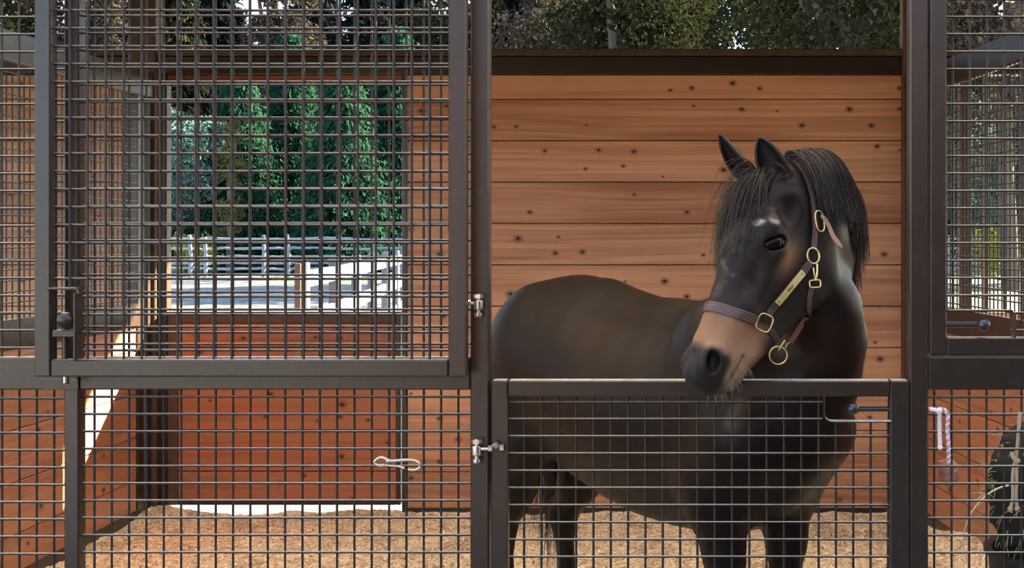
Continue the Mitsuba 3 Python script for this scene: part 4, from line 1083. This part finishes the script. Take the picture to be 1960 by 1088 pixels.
tw = part(bag, 'tie', mikit.ply(cat([
    tube_mesh(spline([at(1953, 790, 0.02), at(1951, 812, 0.03), at(1948, 850, 0.05), at(1944, 880, 0.06)], 20), 0.0060, 7),
    tube_mesh(spline([at(1944, 880, 0.06), at(1938, 920, 0.055), at(1939, 950, 0.055), at(1935, 972, 0.055)], 20), 0.0055, 7),
    tube_mesh(spline([at(1944, 880, 0.06), at(1946, 920, 0.055), at(1945, 950, 0.055), at(1947, 972, 0.055)], 20), 0.0055, 7),
    tube_mesh(spline([at(1937, 866, 0.055), at(1940, 876, 0.05), at(1950, 884, 0.05)], 10), 0.0075, 7),
    tube_mesh(spline([at(1935, 970, 0.055), at(1934, 976, 0.055), at(1938, 982, 0.055)], 8), [0.006, 0.007, 0.009, 0.009, 0.008, 0.006, 0.004, 0.002], 7),
    tube_mesh(spline([at(1947, 970, 0.055), at(1948, 976, 0.055), at(1951, 978, 0.055)], 8), [0.006, 0.007, 0.009, 0.009, 0.008, 0.006, 0.004, 0.002], 7)]), 'mat_twine', smooth=60), 'tan tie cord with knotted ends')
tub = thing('feed_tub', 'black rubber feed tub in the right corner under the hay net', 'tub')
tc_ = at(2030, 1050, 0.295)
scene[tub] = mikit.ply(lathe([(0, 0.02), (0.205, 0.02), (0.222, 0.285), (0.236, 0.290), (0.236, 0.305), (0.222, 0.308), (0.212, 0.300), (0.196, 0.035), (0, 0.035)][::-1], np.array([tc_[0], tc_[1], tc_[2] - 0.305]), np.array([tc_[0], tc_[1], 2.0]), 48), 'mat_rubber', smooth=35)

# ================================================================ outdoors: paddock fences, bushes, trees
def rail(holder, a, b, r, seed, bsdf='mat_rail', name='rail'):
    rg = np.random.default_rng(seed); n = 7
    p = np.asarray(a) + np.linspace(0, 1, n)[:, None] * (np.asarray(b) - a) + rg.normal(0, 0.012, (n, 3))
    part(holder, name, mikit.ply(tube_mesh(p, r * rg.uniform(0.85, 1.1, n), 7), bsdf))
fence = thing('paddock_fence', 'weathered grey split rail fence across the far paddock', 'fence')
YF = 46.5
fx = [ax(p, YF) for p in (-560, -420, -290, -160, -20, 110, 240, 366, 395, 506, 553, 649, 716, 850, 990, 1130, 1270, 1410, 1550, 1690, 1815, 1880, 1955, 2090, 2230)]
fr = np.random.default_rng(4)
for i, x in enumerate(fx):
    part(fence, 'post', mikit.ply(tube_mesh([[x, YF - 0.09, -0.1], [x + 0.02, YF - 0.09, 0.9], [x + fr.normal(0, 0.03), YF - 0.09, 1.62 + fr.uniform(-0.05, 0.14)]], [0.085, 0.08, 0.07], 7), 'mat_rail'))
    if i:
        for k, z in enumerate((1.52, 1.14, 0.79, 0.53, 0.30)):
            rail(fence, [fx[i - 1] - 0.1, YF + 0.02 * k, z + fr.normal(0, 0.02)], [x + 0.1, YF + 0.02 * k, z + fr.normal(0, 0.02)], 0.058, 100 + 7 * i + k)
run = thing('run_fence', 'pale board fence of the stall run going away from the rear doorway', 'fence')
ra, rb_ = np.array([ax(580, 7.3), 7.3, 0]), np.array([ax(775, 17.5), 17.5, 0])
def run_at(px):                                       # where the fence line crosses this pixel column
    k = (px - CX) / FOC
    t = (k * (ra[1] + CAM_D) - ra[0]) / ((rb_[0] - ra[0]) - k * (rb_[1] - ra[1]))
    return ra + t * (rb_ - ra)
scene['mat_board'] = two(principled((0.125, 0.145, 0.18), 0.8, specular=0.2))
prev = None
for i, px in enumerate((580, 640, 682, 712, 738, 758, 773)):
    q = run_at(px)
    part(run, 'post', box([q[0] - 0.05, q[1] - 0.05, -0.1], [q[0] + 0.05, q[1] + 0.05, 1.42], 'mat_board', 0.01))
    if prev is not None:
        for z in (1.26, 0.88, 0.48):
            e = (q - prev) / np.linalg.norm(q - prev); nn = np.array([-e[1], e[0], 0])
            c = [p + nn * t * 0.018 + np.array([0, 0, z + h * 0.075]) for p in (prev + e * 0.052, q - e * 0.052) for t in (-1, 1) for h in (-1, 1)]
            part(run, 'board', hexa(c, 'mat_board'))
    prev = q
gp_ = thing('gate_post', 'slim mauve grey post standing outside the rear doorway', 'post')
gq = at(571.5, 505, 5.8)
scene[gp_] = box([gq[0] - 0.026, gq[1] - 0.026, -0.12], [gq[0] + 0.026, gq[1] + 0.026, gq[2]], 'mat_post_mauve', 0.006)

def cards(c, d, w, L, W):
    """Leaf sprays: two triangles each, folded along the middle."""
    n = len(c); L = np.broadcast_to(L, n)[:, None]; W = np.broadcast_to(W, n)[:, None]
    nrm = np.cross(d, w)
    v = np.stack([c - d * L * 0.5, c + w * W * 0.5 + nrm * W * 0.12, c + d * L * 0.5, c - w * W * 0.5 + nrm * W * 0.12], 1).reshape(-1, 3)
    b = np.arange(n)[:, None] * 4
    return v, np.concatenate([b + np.array([[0, 1, 2]]), b + np.array([[0, 2, 3]])])
def unit(r, n):
    v = r.normal(0, 1, (n, 3)); return v / np.linalg.norm(v, axis=1, keepdims=True)
def broadleaf(name, label, x, y, h, w, leaf, seed, n, size, base=0.12, group=None, category='tree'):
    r = np.random.default_rng(seed); t = thing(name, label, category, group)
    m = 26
    bp = unit(r, m) * r.random((m, 1)) ** 0.4; bp = bp * np.array([w * 0.40, w * 0.40, h * (1 - base) * 0.42]) + np.array([x, y, h * (base + (1 - base) * 0.5)])
    br = r.uniform(0.16, 0.30, m) * w
    k = r.integers(0, m, n); o = unit(r, n)
    c = bp[k] + o * (br[k] * r.uniform(0.72, 1.06, n))[:, None] * np.array([1, 1, 0.8])
    c[:, 2] = np.maximum(c[:, 2], 0.02)
    d = unit(r, n); d[:, 2] -= 0.4; d /= np.linalg.norm(d, axis=1, keepdims=True)
    ww = np.cross(d, unit(r, n)); ww /= np.linalg.norm(ww, axis=1, keepdims=True)
    part(t, 'crown', mikit.ply(cards(c, d, ww, size * r.uniform(0.6, 1.5, n), size * r.uniform(0.4, 0.9, n)), 'mat_leaf_' + leaf), kind='stuff')
    if base > 0.05:
        part(t, 'trunk', mikit.ply(tube_mesh([[x, y, -0.2], [x + 0.05 * w * r.normal(), y, h * 0.35], [x + 0.08 * w * r.normal(), y, h * 0.8]], [0.035 * h ** 0.8, 0.028 * h ** 0.8, 0.008 * h], 7), 'mat_bark'))
        for q in range(5):
            part(t, 'branch', mikit.ply(tube_mesh([[x, y, h * (0.25 + 0.08 * q)], bp[q] * 0.5 + np.array([x, y, h * 0.4]) * 0.5, bp[q]], [0.012 * h, 0.008 * h, 0.003 * h], 6), 'mat_bark'))
    return t
def conifer(name, label, x, y, h, w, leaf, seed, n_b, size, group=None):
    """Cedar: tiers of drooping boughs hung with flat sprays."""
    r = np.random.default_rng(seed); t = thing(name, label, 'tree', group)
    zb = h * r.random(n_b) ** 1.15; az_ = r.uniform(0, 2 * math.pi, n_b)
    Lb = w * 0.5 * (1 - zb / h) ** 0.75 * r.uniform(0.75, 1.15, n_b) + 0.25
    per = 26
    s = (np.arange(per) + 0.6) / per; s = s[None, :]
    out = np.stack([np.cos(az_), np.sin(az_)], 1)
    rad = Lb[:, None] * s
    c = np.stack([x + out[:, :1] * rad, y + out[:, 1:] * rad, zb[:, None] + 0.10 * rad - 0.16 * rad ** 2 / Lb[:, None] * 2.2], -1)
    c = c + r.normal(0, 0.13, c.shape) * np.array([1, 1, 0.6]) * (0.5 + s[..., None])
    c[..., 2] = np.maximum(c[..., 2], 0.2)
    n = c.shape[0] * per; c = c.reshape(-1, 3)
    o3 = np.repeat(np.concatenate([out, -0.75 * np.ones((n_b, 1))], 1), per, 0)
    d = o3 * 0.6 + r.normal(0, 0.45, (n, 3)); d[:, 2] -= 0.45; d /= np.linalg.norm(d, axis=1, keepdims=True)
    ww = np.cross(d, unit(r, n)); ww /= np.linalg.norm(ww, axis=1, keepdims=True)
    part(t, 'boughs', mikit.ply(cards(c, d, ww, size * 1.6 * r.uniform(0.6, 1.3, n), size * 0.55 * r.uniform(0.6, 1.3, n)), 'mat_leaf_' + leaf), kind='stuff')
    part(t, 'trunk', mikit.ply(tube_mesh([[x, y, -0.2], [x, y, h * 0.5], [x, y, h * 0.97]], [0.028 * h, 0.018 * h, 0.003 * h], 7), 'mat_bark'))
    return t
def stand(px, d): return (px - CX) / FOC * d, d - CAM_D
def top(py, d): return CAM_H - (py - CY) / FOC * d
near = [('c', 455, 58, 120, 210, 'cedar', 'dark green cedar in the rear doorway view, second from the left'), ('c', 560, 61, 70, 230, 'cedar', 'dark green cedar seen through the middle of the rear doorway'),
        ('c', 655, 57, 110, 220, 'cedar', 'dark green cedar right of the middle of the rear doorway'), ('c', 760, 60, 60, 230, 'cedar', 'dark green cedar at the right edge of the rear doorway'),
        ('b', 350, 56, 175, 190, 'teal', 'blue-green leafy tree at the left edge of the rear doorway'), ('b', 250, 60, 140, 200, 'teal', 'blue-green leafy tree just left of the rear doorway'),
        ('b', 440, 54.5, 180, 60, 'olive', 'slender yellow-olive tree before the cedars in the rear doorway'),
        ('b', 1845, 57, 150, 170, 'teal', 'blue-green tree behind the right grille, beside the brown post'), ('c', 1935, 60, 90, 200, 'teal', 'blue-green conifer behind the right grille, near the picture edge'),
        ('b', 2050, 58, 130, 200, 'teal', 'blue-green tree at the far right edge behind the right grille')]
for i, (k, px, d, py, wpx, leaf, label) in enumerate(near):
    x, y = stand(px, d); h, w = top(py, d), wpx * d / FOC
    if k == 'c': conifer('cedar_tree', label, x, y, h, w * 1.0, leaf, 50 + i, 1150, 0.20, 'cedars beyond the far fence')
    else: broadleaf('leafy_tree', label, x, y, h, w, leaf, 50 + i, 11000 if wpx > 100 else 2200, 0.17, 0.06)
x, y = stand(380, 53); broadleaf('bush', 'sunny yellow-green bush behind the far fence, left in the rear doorway', x, y - 0.0, 1.9, 2.3, 'lime', 71, 1300, 0.15, 0.0, None, 'bush')
x, y = stand(1915, 40); broadleaf('bush', 'bright yellow-green bush behind the right grille', x, y, 2.1, 2.6, 'lime', 72, 1600, 0.14, 0.0, None, 'bush')
far = [(-60, 'shade_moss', 'b'), (150, 'pale', 'b'), (335, 'shade_moss', 'c'), (530, 'pale', 'b'), (700, 'shade_dusk', 'c'), (860, 'shade_moss', 'b'), (985, 'shade_dusk', 'c'), (1085, 'pale', 'b'), (1300, 'shade_moss', 'b'),
       (1500, 'shade_dusk', 'c'), (1640, 'pale', 'b'), (1840, 'shade_dusk', 'c'), (2040, 'shade_moss', 'b')]
FAR = {'shade_moss': 'tall shade-darkened mossy green tree', 'pale': 'tall shade-darkened greyish leafed tree', 'shade_dusk': 'tall shade-darkened conifer'}
SPOT = [(-30, 'beyond the upper left picture corner'), (100, 'over the latch side of the open grille door'), (230, 'left of the brown corner post behind the grille door'), (340, 'just right of the brown corner post behind the grille door'),
        (450, 'above the left third of the rear doorway'), (545, 'above the middle of the rear doorway'), (640, 'above the right half of the rear doorway'), (740, 'above the right edge of the rear doorway'), (840, 'behind the hinge stile of the open grille door'), (930, 'behind the post with the hinges'),
        (1005, 'above the beam just right of the hinge post'), (1100, 'above the beam over the horse\'s rump'), (1200, 'above the beam over the horse\'s back'), (1310, 'above the beam left of the horse\'s ears'), (1420, 'above the beam over the horse\'s ears'),
        (1525, 'above the beam over the horse\'s mane'), (1610, 'above the beam right of the horse\'s mane'), (1700, 'above the right end of the beam'), (1790, 'behind the post right of the gate'), (1880, 'behind the top of the right grille door'), (1990, 'at the upper right picture corner'), (3000, 'beyond the upper right picture corner')]
def far_label(leaf, px): return f'{FAR[leaf]} {next(t for x, t in SPOT if px < x)}'
for i, (x, y, h, w, label) in enumerate(((-4.5, 43, 14.5, 7.5, 'mossy shade tree behind the beam, first right of the open door frame'), (3.0, 46, 15.5, 8.0, 'mossy shade tree behind the beam, above the horse\'s ears'), (10.5, 49, 16.0, 8.0, 'mossy shade tree behind the beam, near the right gate post'),
                                            (-1.5, 55, 16.5, 8.0, 'mossy shade tree behind the beam, over the horse\'s rump'), (17.5, 44, 15.0, 8.0, 'mossy shade tree behind the right grille, above its latch'), (4.5, 32.5, 14.5, 7.5, 'nearest mossy shade tree, above the beam over the horse\'s head'),
                                            (10.5, 35, 15.5, 7.5, 'mossy shade tree seen over the top of the right grille'), (-2.0, 36.5, 14.0, 6.5, 'mossy shade tree above the middle of the beam'))):
    broadleaf('shade_tree', label, x, y, h, w, 'shade_moss' if i % 3 else 'pale', 300 + i, 8500, 0.24, 0.14, 'shade trees beyond the paddock')
fr = np.random.default_rng(12)
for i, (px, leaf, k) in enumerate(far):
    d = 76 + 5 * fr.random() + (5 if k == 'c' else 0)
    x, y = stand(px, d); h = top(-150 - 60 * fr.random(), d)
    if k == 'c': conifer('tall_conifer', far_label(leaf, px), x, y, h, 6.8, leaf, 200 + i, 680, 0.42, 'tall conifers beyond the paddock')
    else: broadleaf('tall_tree', far_label(leaf, px), x, y, h, 6.8, leaf, 200 + i, 11000 if leaf == 'shade_moss' else 16000, 0.29, 0.10, 'tall leafy trees beyond the paddock')
    # a darker row stands behind, closing the gaps
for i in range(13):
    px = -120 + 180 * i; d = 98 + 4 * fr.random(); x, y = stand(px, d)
    conifer('back_conifer', f'shade-darkened hindmost conifer {next(t for q, t in SPOT if px < q)}', x, y, top(-130 - 80 * fr.random(), d), 9.0, 'shade_dusk', 400 + i, 800, 0.58, 'hindmost dark conifers')
